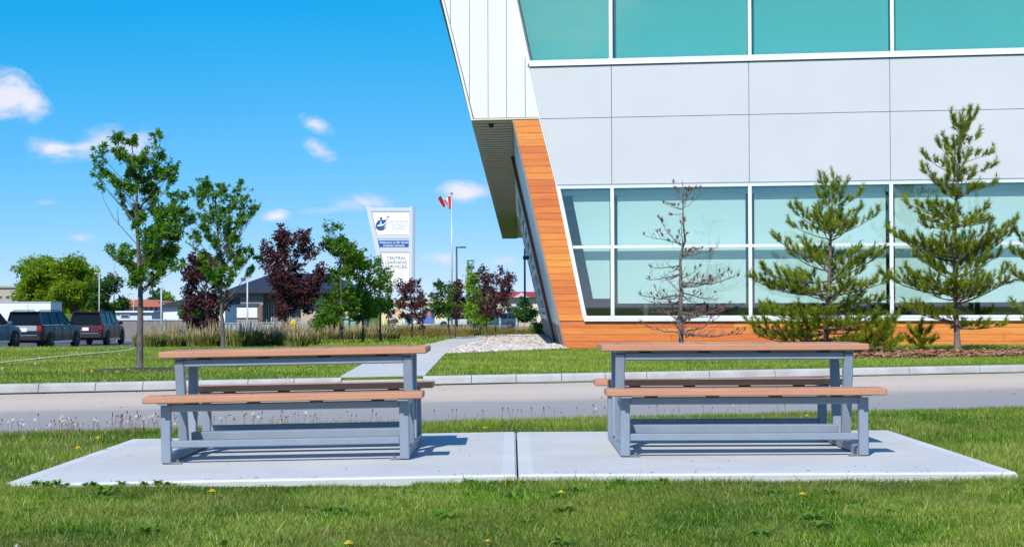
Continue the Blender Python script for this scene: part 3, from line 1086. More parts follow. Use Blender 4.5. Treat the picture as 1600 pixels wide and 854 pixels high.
# grey spandrel panels
regS = [(LB(zup_fr) + .02, zup_fr), (LB(zseam) + .02, zseam), (UR, zseam), (UR, zup_fr)]
regT = [(LD(zseam) + .02, zseam), (LD(zspb) + .02, zspb), (UR, zspb), (UR, zseam)]
g = .007
cells = [(-9, mull[0])] + list(zip(mull[:-1], mull[1:])) + [(mull[-1], UR)]
for rg, z0, z1 in ((regS, zseam + g, zup_fr - .02), (regT, zspb + .03, zseam - g)):
    for a, b in cells:
        p = clipz(clipu(rg, a + g, b - g), z0, z1)
        if len(p) > 2: fpart('wall_panel', p, -.05, .0, M['grey_panel'])
# thin trims
fpart('slanted_trim', [(LB(zup_fr) - .015, zup_fr), (LB(zseam) - .015, zseam), (LB(zseam) + .015, zseam), (LB(zup_fr) + .015, zup_fr)], -.05, .004, M['alu'])
fpart('slanted_trim', [(LD(zseam) - .012, zseam - .002), (LD(zspb) - .012, zspb), (LD(zspb) + .015, zspb), (LD(zseam) + .015, zseam - .002)], -.05, .004, M['alu'])
fpart('drip_trim', [(LD(zspb) + .016, zspb), (UR, zspb), (UR, zspb + .028), (LD(zspb) + .016, zspb + .028)], -.05, .03, plain('grey_trim', (.22, .24, .27), .4))

# orange wood planks
wood_m, t_, b_, o_ = newmat('orange_wood_plank')
co_ = N(t_, 'ShaderNodeTexCoord'); oi_ = N(t_, 'ShaderNodeObjectInfo')
mp_ = N(t_, 'ShaderNodeMapping'); mp_.inputs['Scale'].default_value = (.9, .9, 22)
ad_ = N(t_, 'ShaderNodeVectorMath', operation='ADD'); L(t_, co_.outputs['Object'], ad_.inputs[0])
sc_ = N(t_, 'ShaderNodeVectorMath', operation='SCALE'); sc_.inputs[0].default_value = (37, 11, 5); L(t_, oi_.outputs['Random'], sc_.inputs['Scale'])
L(t_, sc_.outputs[0], ad_.inputs[1]); L(t_, ad_.outputs[0], mp_.inputs[0])
nn_ = N(t_, 'ShaderNodeTexNoise', i_Scale=1.6, i_Detail=7.0, i_Roughness=.6); nn_.inputs['Distortion'].default_value = .6; L(t_, mp_.outputs[0], nn_.inputs['Vector'])
cr_ = N(t_, 'ShaderNodeValToRGB'); e_ = cr_.color_ramp.elements
e_[0].position = .30; e_[0].color = (.54, .15, .040, 1); e_[1].position = .72; e_[1].color = (.78, .265, .065, 1)
L(t_, nn_.outputs[0], cr_.inputs[0])
mr_ = N(t_, 'ShaderNodeMapRange'); mr_.inputs[3].default_value = .90; mr_.inputs[4].default_value = 1.12; L(t_, oi_.outputs['Random'], mr_.inputs[0])
hv_ = N(t_, 'ShaderNodeHueSaturation'); L(t_, cr_.outputs[0], hv_.inputs['Color']); L(t_, mr_.outputs[0], hv_.inputs['Value'])
mh_ = N(t_, 'ShaderNodeMapRange'); mh_.inputs[3].default_value = .492; mh_.inputs[4].default_value = .512; L(t_, oi_.outputs['Random'], mh_.inputs[0]); L(t_, mh_.outputs[0], hv_.inputs['Hue'])
L(t_, hv_.outputs[0], b_.inputs['Base Color']); b_.inputs['Roughness'].default_value = .5; b_.inputs['Specular IOR Level'].default_value = .35
M['wood'] = wood_m
wh = (zseam - zspb) / round((zseam - zspb) / .172)
rngw = random.Random(9)
stripP = [(LC(zseam) + .02, zseam - .01), (LC(-.3) + .02, -.3), (LE_(-.3), -.3), (LE_(zsill) - .015, zsill), (LD(zspb) - .02, zspb), (LD(zseam) - .015, zseam - .01)]
z = zseam - .01
gap = .007
while z > -.3:
    z0 = z - wh
    p1 = clipz([(LC(zseam) + .02, zseam), (LC(-.3) + .02, -.3), (LD(zspb) - .02 + (LC(-.3) - LC(-.3)) + 9, -.3), (LD(zseam) + 9, zseam)], z0 + gap, z)
    # right boundary
    zc = (z0 + z) / 2
    if zc > zspb:
        p1 = clip(p1, -1, kD, pD[0] - kD * pD[1] - .015)
    elif zc > zsill - wh * .3:
        p1 = clip(p1, -1, kE, pE[0] - kE * pE[1] - .015)
        if z0 < zsill: z0_ = z0
    if zc > zsill - wh * .3:
        pro = rngw.uniform(-.004, .004)
        fpart('plank', p1, -.05, pro, M['wood'])
    else:
        a = LC(z) - 1; first = True
        full = clipz([(LC(zseam) + .02, zseam), (LC(-.3) + .02, -.3), (UR, -.3), (UR, zseam)], z0 + gap, min(z, zsill - .012))
        cuts = [-5]; x = LC(zc) + rngw.uniform(1.2, 3.6)
        while x < UR: cuts.append(x); x += rngw.choice((2.4, 3.0, 3.6))
        cuts.append(UR)
        for a, b in zip(cuts[:-1], cuts[1:]):
            q = clipu(full, a + .003, b - .003)
            if len(q) > 2: fpart('plank', q, -.05, rngw.uniform(-.004, .004), M['wood'])
    z = z0
fpart('corner_trim', [(LC(zseam) - .012, zseam - .01), (LC(-.3) - .012, -.3), (LC(-.3) + .018, -.3), (LC(zseam) + .018, zseam - .01)], -.12, .010, plain('bronze_trim', (.30, .22, .16), .5))

# window framing
fw = .085
def frame_poly(name, poly, t0=-.12, t1=.045, mt=None): return fpart(name, poly, t0, t1, mt or M['alu'])
# lower windows
frame_poly('window_head', [(LE_(zspb) + .03, zspb - .004), (LE_(zlt) + .03, zlt), (UR, zlt), (UR, zspb - .004)], mt=plain('blue_white_head', (.62, .70, .76), .4))
frame_poly('window_sill', [(LE_(zlb) + .02, zlb), (LE_(zlb - .06) + .02, zlb - .065), (UR, zlb - .065), (UR, zlb)])
frame_poly('sill_flashing', [(LE_(zlb - .07) + .0, zlb - .072), (LE_(zsill) + .0, zsill), (UR, zsill), (UR, zlb - .072)], -.12, .075, M['alu'])
frame_poly('slanted_jamb', [(LE_(zspb) - .012, zspb - .004), (LE_(zlb - .065) - .012, zlb - .065), (LE_(zlb - .065) + .085, zlb - .0655), (LE_(zlb) + .085, zlb + .001), (LE_(zspb) + .085, zspb - .005)], -.12, .05)
th = .036
for i, u in enumerate(mull[:-1] + [mull[-1]]):
    frame_poly('mullion', [(u - fw / 2 + .01, zlt - .001), (u - fw / 2 + .01, zlb + .001), (u + fw / 2 + .01, zlb + .001), (u + fw / 2 + .01, zlt - .001)], -.12, .05)
lows = [None] + mull
for i in range(len(mull)):
    a = (mull[i - 1] + fw / 2 + .011) if i else None
    b = mull[i] - fw / 2 + .009
    L0 = (LE_(ztr) + .086) if a is None else a
    frame_poly('transom', [(L0, ztr + th), (L0 + (.02 if a is None else 0), ztr - th), (b, ztr - th), (b, ztr + th)], -.12, .04)
    for (zb, zt, up) in ((zlb, ztr - th, 0), (ztr + th, zlt, 1)):
        if a is None:
            P = [(LE_(zt) + .08, zt), (LE_(zb) + .08, zb), (b, zb), (b, zt)]
            Pb = [(LE_(zt) + .30, zt + .03), (LE_(zb + (.42 if not up else 0)) + .30, zb + (.42 if not up else -.03)), (b - .05, zb + (.42 if not up else -.03)), (b - .05, zt + .03)]
        else:
            P = [(a, zt), (a, zb), (b, zb), (b, zt)]
            zbb = zb + (.30 if not up else -.03)
            Pb = [(a + .05, zt + .03), (a + .05, zbb), (b - .07, zbb), (b - .07, zt + .03)]
        pane = fpart('window_pane', P, -.060, -.050, M['glass_low'])
        fpart('roller_blind', Pb, -.26 - .02 * up, -.255 - .02 * up, M['blind'])
    # head box of the blind: a pale band and a darker band under it
    L1 = (LE_(zlt) + .1) if a is None else a
    fpart('blind_box', [(L1, zlt - .03), (L1, zlt - .16), (b, zlt - .16), (b, zlt - .03)], -.24, -.16, plain('blind_box', (.62, .74, .76), .6))
# upper windows
frame_poly('window_sill', [(LB(zup_gl) + .06, zup_gl), (LB(zup_fr) + .02, zup_fr), (UR, zup_fr), (UR, zup_gl)], -.12, .05)
frame_poly('slanted_jamb', [(LB(ztop) - .0, ztop - .5), (LB(zup_fr) - .018, zup_fr), (LB(zup_gl) + .07, zup_gl - .001), (LB(ztop - .5) + .07, ztop - .5)], -.12, .055)
frame_poly('window_head', [(LB(ztop - .42) + .02, ztop - .42), (LB(ztop - .5) + .071, ztop - .5), (UR, ztop - .5), (UR, ztop - .42)], -.12, .05)
mull_u = [FU(x, 90)[0] for x in (954.5, 1171.5, 1394)]
while mull_u[-1] + du2 < UR: mull_u.append(mull_u[-1] + du2)
for i, u in enumerate(mull_u):
    frame_poly('mullion', [(u - fw / 2, ztop - .501), (u - fw / 2, zup_gl + .001), (u + fw / 2, zup_gl + .001), (u + fw / 2, ztop - .501)], -.12, .045)
    b = u - fw / 2 - .001
    zb, zt = zup_gl, ztop - .501
    if i == 0:
        P = [(LB(zt) + .06, zt), (LB(zb) + .06, zb), (b, zb), (b, zt)]
        Pb = [(LB(zt) + .1, zt), (LB(zb) + .1, zb + .01), (b - .03, zb + .01), (b - .03, zt)]
    else:
        a = mull_u[i - 1] + fw / 2 + .001
        P = [(a, zt), (a, zb), (b, zb), (b, zt)]
        Pb = [(a + .02, zt), (a + .02, zb + .02), (b - .02, zb + .02), (b - .02, zt)]
    fpart('window_pane', P, -.060, -.050, M['glass_up'])
    fpart('roller_blind', Pb, -.30, -.295, M['blind'])
# parapet
fpart('parapet', [(LB(ztop) + .0, ztop), (LB(ztop - .42) + .02, ztop - .42), (UR, ztop - .42), (UR, ztop)], -.25, .01, M['grey_panel'])

# rooms behind the glass
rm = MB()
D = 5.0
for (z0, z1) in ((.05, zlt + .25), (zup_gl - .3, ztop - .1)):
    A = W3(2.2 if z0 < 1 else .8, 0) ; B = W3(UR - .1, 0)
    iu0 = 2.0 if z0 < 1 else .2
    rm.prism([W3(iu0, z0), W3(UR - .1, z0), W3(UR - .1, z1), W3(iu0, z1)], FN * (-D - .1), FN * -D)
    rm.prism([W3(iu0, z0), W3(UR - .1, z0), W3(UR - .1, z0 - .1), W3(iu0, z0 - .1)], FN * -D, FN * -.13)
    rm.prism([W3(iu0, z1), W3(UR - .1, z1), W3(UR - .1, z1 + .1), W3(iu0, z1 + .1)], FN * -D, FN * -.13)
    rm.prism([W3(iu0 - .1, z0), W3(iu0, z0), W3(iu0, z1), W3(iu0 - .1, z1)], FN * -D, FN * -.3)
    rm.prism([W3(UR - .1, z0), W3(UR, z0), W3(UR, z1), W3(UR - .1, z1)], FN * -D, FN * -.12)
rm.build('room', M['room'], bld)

# side wall under the overhang: leans like the orange edge and runs back about 70 m
LEN = 71.0
leanC = (W3(LC(zseam), zseam) - W3(LC(0), 0))
def SW(s, z, off=0.0):
    """point on the long side wall: s metres back, height z, off metres outwards"""
    k = z / zseam
    p = W3(LC(z), z)
    return p + DEP * s + Vector((-1, 0, -.25)).normalized() * off


def spart(name, s0, s1, z0, z1, o0, o1, mt, parent=None):
    mb = MB()
    a = [SW(s0, z0, o0), SW(s1, z0, o0), SW(s1, z1, o0), SW(s0, z1, o0)]
    b = [SW(s0, z0, o1), SW(s1, z0, o1), SW(s1, z1, o1), SW(s0, z1, o1)]
    s = len(mb.v); mb.v += [tuple(p) for p in a + b]
    for q in ((0, 1, 2, 3), (7, 6, 5, 4), (0, 4, 5, 1), (1, 5, 6, 2), (2, 6, 7, 3), (3, 7, 4, 0)):
        mb.f.append(q); mb.m.append(0)
    return mb.build(name, mt, parent or bld)


stucco = plain('taupe_base', (.30, .25, .23), .9, var=.12, scale=3, bump=.3, bscale=60)
paleb = plain('pale_blue_panel', (.50, .60, .70), .4)
zS = zseam - .03
LW = 37.5
spart('side_backing', .16, LW, -1.6, zS, -.35, -.10, M['dark_gap'])
spart('base_wall', .10, LW, -1.6, .56, -.10, .0, stucco)
spart('side_panel', .10, 9.0, .57, zS, -.10, .0, paleb)
spart('side_panel', 9.03, 17.5, .57, zS, -.10, -.01, plain('taupe_panel', (.42, .36, .33), .6))
mb = MB()
mb.tube([SW(9.2, -.5, .07), SW(9.2, .3, .07), SW(9.2, 2, .07), SW(9.2, zS - .02, .07)], .045, 8)
mb.build('downpipe', M['gutter'], bld, smooth=True)
lou = plain('louvre_blue', (.50, .58, .62), .4)
sgl = plain('dark_side_glass', (.05, .10, .13), .5)
for (s, s1) in ((17.6, 29.5), (29.7, LW - .1)):
    spart('side_frame', s, s + .9, .57, zS, -.10, .03, M['alu'])
    spart('side_frame', s1 - .9, s1, .57, zS, -.10, .03, M['alu'])
    spart('side_sill', s + .9, s1 - .9, .57, .75, -.10, .03, M['alu'])
    spart('side_head', s + .9, s1 - .9, zS - .5, zS, -.10, .02, paleb)
    spart('window_pane', s + .9, s1 - .9, .75, zS - .5, -.095, -.08, sgl)
    spart('side_rail', s + .9, s1 - .9, 2.3, 2.45, -.07, .02, M['alu'])
    for k in range(9):
        zz = .85 + (zS - 1.5) * k / 9
        if abs(zz - 2.3) > .18: spart('louvre', s + .9, s1 - .9, zz, zz + .15, -.07, -.01, lou)
wl = SW(24, 3.0, .2)
mb = MB(); mb.box(tuple(wl), (.24, .3, .16), bev=.03); mb.build('wall_light', plain('dark_grey_plastic', (.05, .05, .05), .4), bld)

# soffit of the overhang: slats across, over a dark groove
zq = zseam
Xl = W3(LA(zseam), zseam); Xr = W3(LC(zseam), zseam)
def SOF(s, w, dz=0.0):
    """w 0..1 across the soffit"""
    p = Xl + (Xr - Xl) * w
    return Vector((p.x + DEP.x * s, p.y + DEP.y * s, zq + dz))
sb = MB()
sb.prism([SOF(.02, .02, .03), SOF(LEN, .02, .03), SOF(LEN, 1.0, .03), SOF(.02, 1.0, .03)], Vector((0, 0, 0)), Vector((0, 0, .1)))
sb.build('soffit_backing', M['soffit_gap'], bld)
# slats one by one near the camera (shared mesh), joined beyond
slat = None
pitch = .66
ns = 0; sfar = MB()
s = .12
while s < LEN - .7:
    if ns < 250:
        if slat is None:
            mb = MB()
            o0 = SOF(0, .5)
            mb.prism([SOF(0, .01) - o0, SOF(.46, .01) - o0, SOF(.46, .995) - o0, SOF(0, .995) - o0], Vector((0, 0, -.02)), Vector((0, 0, .028)))
            slat = mb.mesh('soffit_slat', M['soffit'])
        mkobj('soffit_slat', slat, bld, SOF(s, .5) - Vector(bld.location))
    else:
        sfar.prism([SOF(s, .01), SOF(s + .46, .01), SOF(s + .46, .995), SOF(s, .995)], Vector((0, 0, 0)), Vector((0, 0, .028)))
    ns += 1; s += pitch
# far end and outer side of the overhang
mb = MB()
a0 = W3(LA(zseam), zseam); a1 = W3(LA(ztop), ztop)
P = [a0 + DEP * .11, a0 + DEP * LEN, a1 + DEP * LEN, a1 + DEP * .11]
mb.prism(P, Vector((0, 0, 0)), Vector((.12, 0, 0)))
mb.build('outer_side_wall', M['white_panel'], bld)
mb = MB()
mb.prism([SOF(LEN, 0, 0), SOF(LEN, 1, 0), W3(LB(ztop), ztop) + DEP * LEN, a1 + DEP * LEN], DEP * .01, DEP * .2)
mb.build('end_wall', M['white_panel'], bld)
# roof and the two hidden walls close the volume
mb = MB()
R0 = W3(UR, 0, -.1)
mb.prism([a1 + DEP * .2, W3(UR, ztop, -.25), W3(UR, ztop, -.25) + DEP * LEN, a1 + DEP * LEN], Vector((0, 0, -.3)), Vector((0, 0, -.06)))
mb.build('roof', plain('roof_membrane', (.3, .3, .3), .9), bld)
mb = MB()
mb.prism([W3(UR, -.5, -.12), W3(UR, ztop - .1, -.12), W3(UR, ztop - .1, -.12) + DEP * LEN, W3(UR, -.5, -.12) + DEP * LEN], Vector((.01, 0, 0)), Vector((.2, 0, 0)))
mb.build('east_wall', M['grey_panel'], bld)
mb = MB()
e0 = SW(LW, -1.6); e1 = SW(LW, zS)
mb.prism([e0 + Vector((.1, 0, 0)), W3(UR, -1.6, -.12) + DEP * LW, W3(UR, zseam, -.12) + DEP * LW, e1 + Vector((.2, 0, 0))], DEP * .02, DEP * .2)
mb.prism([W3(LC(zseam), zseam + .05) + DEP * LEN, W3(UR, zseam + .05) + DEP * LEN, W3(UR, ztop - .3, -.12) + DEP * LEN, W3(LB(ztop - .3), ztop - .3) + DEP * LEN], DEP * .02, DEP * .2)
mb.prism([W3(LC(zseam), zseam + .05) + DEP * LW, W3(UR, zseam + .05) + DEP * LW, W3(UR, zseam + .05) + DEP * LEN, W3(LC(zseam), zseam + .05) + DEP * LEN], UP * .0, UP * .2)
mb.build('back_wall', M['grey_panel'], bld)
# security camera under the soffit
cr0 = empty('security_camera', SOF(.75, .47), 'small black dome security camera under the soffit corner', 'camera')
mb = MB(); c = SOF(.75, .47)
mb.box((c.x, c.y, c.z - .02), (.16, .14, .04), bev=.01)
mb.build('mount', plain('dark_grey_plastic', (.05, .05, .05), .4), cr0)
mb = MB(); mb.sphere((c.x, c.y, c.z - .065), (.065, .065, .06), 12, 8)
mb.build('dome', plain('black_gloss', (.01, .01, .012), .1), cr0, smooth=True)

# furniture glimpsed under the blinds
for k, u in enumerate((6.3, 9.1, 11.0, 13.3)):
    base = W3(u, .05, -1.3)
    dk = empty('desk', base, ('pale office desk glimpsed under the blind behind the dead pine', 'pale office desk glimpsed behind the middle pine', 'pale office desk glimpsed between the two pines', 'pale office desk glimpsed behind the tallest pine')[k], 'desk', 'desks inside the windows')
    mb = MB(); mb.box(tuple(base + UP * .80), (1.5, .6, .05), rz=-b9); mb.build('desk_top', M['desk'], dk)
    for sx in (-.68, .68):
        mb = MB(); mb.box(tuple(base + FE * sx + UP * .39), (.05, .55, .76), rz=-b9); mb.build('leg', M['desk'], dk)
    if k != 1:
        cb = W3(u + .2, .05, -.75)
        ch = empty('office_chair', cb, ('dark blue office chair behind the dead pine window', '', 'dark blue office chair between the two pines', 'dark blue office chair behind the tallest pine')[k], 'chair', 'office chairs inside the windows')
        mb = MB(); mb.box(tuple(cb + UP * .46), (.48, .46, .07), rz=-b9, bev=.02); mb.build('seat', M['chair_fab'], ch)
        mb = MB(); mb.box(tuple(cb + UP * .84 + FN * .2), (.46, .06, .5), rz=-b9, bev=.02); mb.build('backrest', M['chair_fab'], ch)
        mb = MB(); mb.tube([cb + UP * .04, cb + UP * .44], .03); mb.box(tuple(cb + UP * .05), (.5, .06, .04)); mb.box(tuple(cb + UP * .052), (.06, .5, .04)); mb.build('base', M['rubber'], ch)

# ------------------------------------------------------------------ picnic tables
def make_table():
    root = empty('picnic_table', (0, 0, 0))
    HX = .795
    def P(name, mb, mt, parent=root, loc=(0, 0, 0)): return mb.build(name, mt, parent, world=False, loc=loc)
    lg = .064
    b = .006
    # planks, shared mesh
    mb = MB(); mb.box((0, 0, 0), (1.855, .128, .045), bev=.006); tp = mb.mesh('plank', M['plank'])
    for i in range(5):
        mkobj('plank', tp, root, (0, -.272 + i * .136, .735 - .0225))
    mb = MB(); mb.box((0, 0, 0), (1.855, .132, .045), bev=.006); bp = mb.mesh('plank', M['plank'])
    for s in (-1, 1):
        for k in (-.069, .069):
            mkobj('plank', bp, root, (0, s * .735 + k, .452 - .0225))
    mb = MB(); mb.tube([(0, 0, 0), (0, 0, .004)], .009, 8); sc_me = mb.mesh('screw', M['bolt'])
    for kx in (-.795, -.21, .21, .795):
        for i in range(5): mkobj('screw', sc_me, root, (kx, -.272 + i * .136, .7352))
        for s in (-1, 1):
            for k in (-.069, .069): mkobj('screw', sc_me, root, (kx, s * .735 + k, .4522))
    # rails under the tops
    for s in (-1, 1):
        mb = MB(); mb.box((0, s * .26, .652), (2 * HX - lg, .05, .052), bev=b); P('top_rail', mb, M['steel'])
        mb = MB(); mb.box((0, s * .735, .370), (2 * HX - lg, .05, .050), bev=b); P('seat_rail', mb, M['steel'])
        mb = MB(); mb.box((0, s * .735, .128), (2 * HX - lg, .048, .048), bev=b); P('stretcher', mb, M['steel'])
        for sx in (-1, 1):
            # bench legs
            mb = MB(); mb.box((sx * HX, s * .735, .1985), (lg, .06, .393), bev=b); P('leg', mb, M['steel'])
            # slanted table legs
            mb = MB(); mb.beam((sx * HX, s * .145, .062), (sx * HX, s * .262, .676), lg, .062, up=(0, 1, 0), bev=b); P('leg', mb, M['steel'])
            # seat cross bar and its brace back to the table leg
            mb = MB(); mb.box((sx * HX, s * .735, .4005), (lg + .004, .27, .010)); P('bracket', mb, M['steel'])
            mb = MB(); mb.beam((sx * HX, s * .70, .372), (sx * HX, s * .24, .372), .05, .046, up=(0, 0, 1), bev=b); P('brace', mb, M['steel'])
            # foot tab with an anchor bolt
            mb = MB(); mb.box((sx * (HX - .065), s * .735, .006), (.07, .05, .008)); ft = P('foot_tab', mb, M['bolt'])
            mb = MB(); mb.tube([(sx * (HX - .07), s * .735, .008), (sx * (HX - .07), s * .735, .026)], .011, 6); P('bolt', mb, M['bolt'], ft)
        for kx in (-.62, -.21, .21, .62):
            mb = MB(); mb.box((kx, s * .26, .684), (.085, .045, .012)); P('bracket', mb, M['rubber'])
            mb = MB(); mb.box((kx, s * .735, .401), (.085, .045, .012)); P('bracket', mb, M['rubber'])
    for sx in (-1, 1):
        mb = MB(); mb.box((sx * HX, 0, .030), (lg, 1.40, .056), bev=b); P('ground_runner', mb, M['steel'])
        mb = MB(); mb.box((sx * HX, 0, .683), (lg, .62, .012)); P('cross_plate', mb, M['steel'])
    mb = MB(); mb.box((0, 0, .128), (2 * HX - lg, .11, .06), bev=b); P('centre_stretcher', mb, M['steel'])
    return root


tab1 = make_table()
tab2 = copy_tree(tab1)
props(tab1, 'left picnic table with terracotta plank tops on a blue grey steel frame', 'picnic table', 'picnic tables on the concrete pad')
props(tab2, 'right picnic table, the one in front of the building, with terracotta planks', 'picnic table', 'picnic tables on the concrete pad')
tab1.location = (-1.513, 11.87, padz(-1.513) + .003); tab1.rotation_euler = (0, -math.atan(.0161), 0)
tab2.location = (1.548, 11.87, padz(1.548) + .003); tab2.rotation_euler = (0, -.0015, 0)

# ------------------------------------------------------------------ trees
def leaves(rng, C, D, size, mt, tone, name, parent, lobes=3, droop=.5):
    """C centres (n,3); each leaf is a fan of pointed lobes"""
    n = len(C)
    d = rng.normal(0, 1, (n, 3)); d[:, 2] = d[:, 2] * .45 - droop
    if D is not None: d += D * .8
    d /= np.linalg.norm(d, axis=1, keepdims=True)
    r = rng.normal(0, 1, (n, 3)); s = np.cross(d, r); s /= np.linalg.norm(s, axis=1, keepdims=True)
    sz = size * rng.uniform(.65, 1.3, n)[:, None]
    Vs = []; tn = []
    up = np.cross(d, s)
    for k in range(lobes):
        a = (k - (lobes - 1) / 2) * .85
        dd = d * math.cos(a) + s * math.sin(a); ss = -d * math.sin(a) + s * math.cos(a)
        ln = 1.0 if k == (lobes - 1) / 2 else .78
        w = .42 if lobes == 1 else .27
        A = C; B = C + (dd * .5 * ln + ss * w * .5 * 1.1) * sz + up * sz * .07; T_ = C + dd * ln * sz; E = C + (dd * .5 * ln - ss * w * .5 * 1.1) * sz + up * sz * .07
        Vs.append(np.stack([A, B, T_, E], 1)); tn.append(tone)
    V = np.stack(Vs, 1).reshape(-1, 3)
    tn = np.stack(tn, 1).reshape(-1)
    return mkobj(name, arrmesh(name, V, 4, mt, tn, off=tuple(wloc(parent))), parent)


def bez(a, b, c, n):
    return [a * (1 - t) ** 2 + b * 2 * t * (1 - t) + c * t * t for t in [i / n for i in range(n + 1)]]


def blob_tree(label, cat, group, base, trunk_px, blobs, Y, mt, bark, nleaf, size, r0, seed, scale=None, lobes=3, spread=.9, rise=.8, name='maple_tree', bare=(), forked=False, dens=1.0, tone_amp=.22, parallel=None):
    """trunk_px: points in the photograph the trunk passes; blobs: leaf clumps (px, py, radius px)"""
    rng = np.random.default_rng(seed)
    m = Y / F
    root = empty(name, base, label, cat, group)
    tr = [Vector(base) + Vector((0, 0, -.06))] + [at(x, y, Y) for x, y in trunk_px]
    zt = [p.z for p in tr]
    n = len(tr)
    mb = MB()
    rr = [r0 * (1.25 if i == 0 else 1) * (1 - .86 * (i / (n - 1)) ** .9) for i in range(n)]
    # denser sampling
    ts = np.linspace(0, n - 1, (n - 1) * 4 + 1)
    P = [Vector((float(np.interp(t, range(n), [p.x for p in tr])) + (rng.normal(0, r0 * .12) if t > .3 else 0), float(np.interp(t, range(n), [p.y for p in tr])) + rng.normal(0, r0 * .12), float(np.interp(t, range(n), zt)))) for t in ts]
    R = [float(np.interp(t, range(n), rr)) for t in ts]
    mb.tube(P, R, 8)
    zs = [p.z for p in P]
    C = []; Dr = []
    zlow = tr[1].z if len(tr) > 1 else tr[0].z
    for (bx, by, br) in blobs:
        c = at(bx, by, Y)
        rad_ = br * m
        # depth offset so that the crown is round
        ax = float(np.interp(c.z, zs, [p.x for p in P]))
        dxx = abs(c.x - ax)
        w = max(.05, (spread * m * 60 - dxx * .4))
        c.y += float(rng.uniform(-1, 1)) * w
        za = c.z - dxx * rise - rad_ * 1.2 - abs(c.y - Y) * .6
        za = max(za, zlow + float(rng.uniform(0, .12)) * (zs[-1] - zlow))
        if za > zs[-1]: za = zs[-1] - .02
        a = Vector((float(np.interp(za, zs, [p.x for p in P])), float(np.interp(za, zs, [p.y for p in P])), za))
        mid = a * .45 + c * .55; mid.z -= (c - a).length * .10; mid += Vector(rng.normal(0, .03, 3)) * (c - a).length
        rb = max(.0045 + (c - a).length * .0055, .004) * (r0 / .075) ** .6
        rb = min(rb, float(np.interp(za, zs, R)) * .6 + .002)
        pts = bez(a, mid, c, 5)
        mb.tube(pts, [rb * (1 - .75 * i / 5) for i in range(6)], 5, cap=False)
        k = max(4, int(nleaf * dens * br * br))
        ntw = max(3, int(k / 16))
        for j in range(ntw):
            dirv = rng.normal(0, 1, 3); dirv[2] = dirv[2] * .7 + .2; dirv /= np.linalg.norm(dirv)
            e = c + Vector(dirv) * rad_ * float(rng.uniform(.5, 1.05))
            s0 = pts[int(rng.integers(3, 6))]
            mb.tube([s0, s0 * .5 + e * .5 + Vector((0, 0, -.02)), e], [rb * .3, rb * .22, rb * .1], 3, cap=False)
            q = max(1, int(k / ntw))
            t = rng.uniform(.25, 1.05, q)[:, None]
            pc = np.array(s0) * (1 - t) + np.array(e) * t + rng.normal(0, rad_ * .16, (q, 3))
            C.append(pc); Dr.append(np.repeat([dirv], q, 0))
    for pts_ in bare:
        q = [at(x, y, Y) for x, y in pts_]
        mb.tube(q, [.012 * (1 - .7 * i / (len(q) - 1)) * (r0 / .075) for i in range(len(q))], 5, cap=False)
    mb.build('trunk', bark, root, smooth=True, fix=False)
    C = np.concatenate(C); Dr = np.concatenate(Dr)
    tn = np.clip(.5 + rng.normal(0, tone_amp, len(C)), 0, 1)
    leaves(rng, C, Dr, size, mt, tn, 'crown', root, lobes)
    return root


def cv(pts, s, ox, oy): return [(x / s + ox, y / s + oy, r / s) for x, y, r in pts]


m1 = cv([(260, 85, 50), (165, 180, 40), (125, 245, 45), (110, 340, 35), (200, 330, 35), (360, 110, 45), (300, 180, 45), (390, 150, 35), (540, 100, 40), (500, 180, 45), (450, 240, 55), (370, 250, 50), (580, 240, 40), (620, 300, 40), (560, 330, 45), (610, 380, 35), (500, 300, 50), (400, 330, 60), (330, 310, 45), (240, 375, 40), (300, 400, 45), (430, 400, 55), (520, 400, 40), (370, 420, 50), (260, 470, 35), (320, 530, 50), (500, 490, 40), (440, 460, 40), (620, 475, 45), (680, 480, 40), (480, 560, 50), (560, 560, 50), (650, 570, 65), (710, 600, 60), (430, 600, 45), (600, 640, 65), (530, 650, 55), (380, 640, 40), (450, 700, 60), (560, 720, 60), (620, 700, 50), (470, 770, 60), (560, 790, 55), (620, 800, 40), (240, 790, 45), (310, 810, 40)], 4.065, 120, 190)
m1 += cv([(230, 30, 35), (270, 60, 40), (300, 110, 45), (340, 140, 45), (360, 200, 45), (420, 90, 60), (480, 60, 60), (540, 50, 60), (600, 30, 45), (480, 150, 60), (560, 130, 50), (560, 180, 40), (430, 190, 50), (500, 200, 35), (400, 240, 45), (480, 235, 30), (650, 130, 35), (690, 115, 25)], 4.065, 120, 380)
blob_tree('tallest young green maple at the left with a long bare lower branch', 'tree', 'young maple trees', onT(t1.x, t1.y), [(219, 470), (218, 430), (216, 380), (214, 340), (213, 300), (211, 262), (206, 225)], m1, t1.y, M['maple'], M['trunk'], .64, .085, .052, 31, rise=.9,
          bare=[[(216, 384), (196, 362), (177, 340), (162, 312), (158, 296)], [(186, 352), (184, 338), (184, 324)], [(208, 344), (190, 322), (172, 300), (155, 281)], [(222, 455), (228, 448), (232, 440)]])
t2 = onT((349 - 800) / F * 42.5, 42.5)
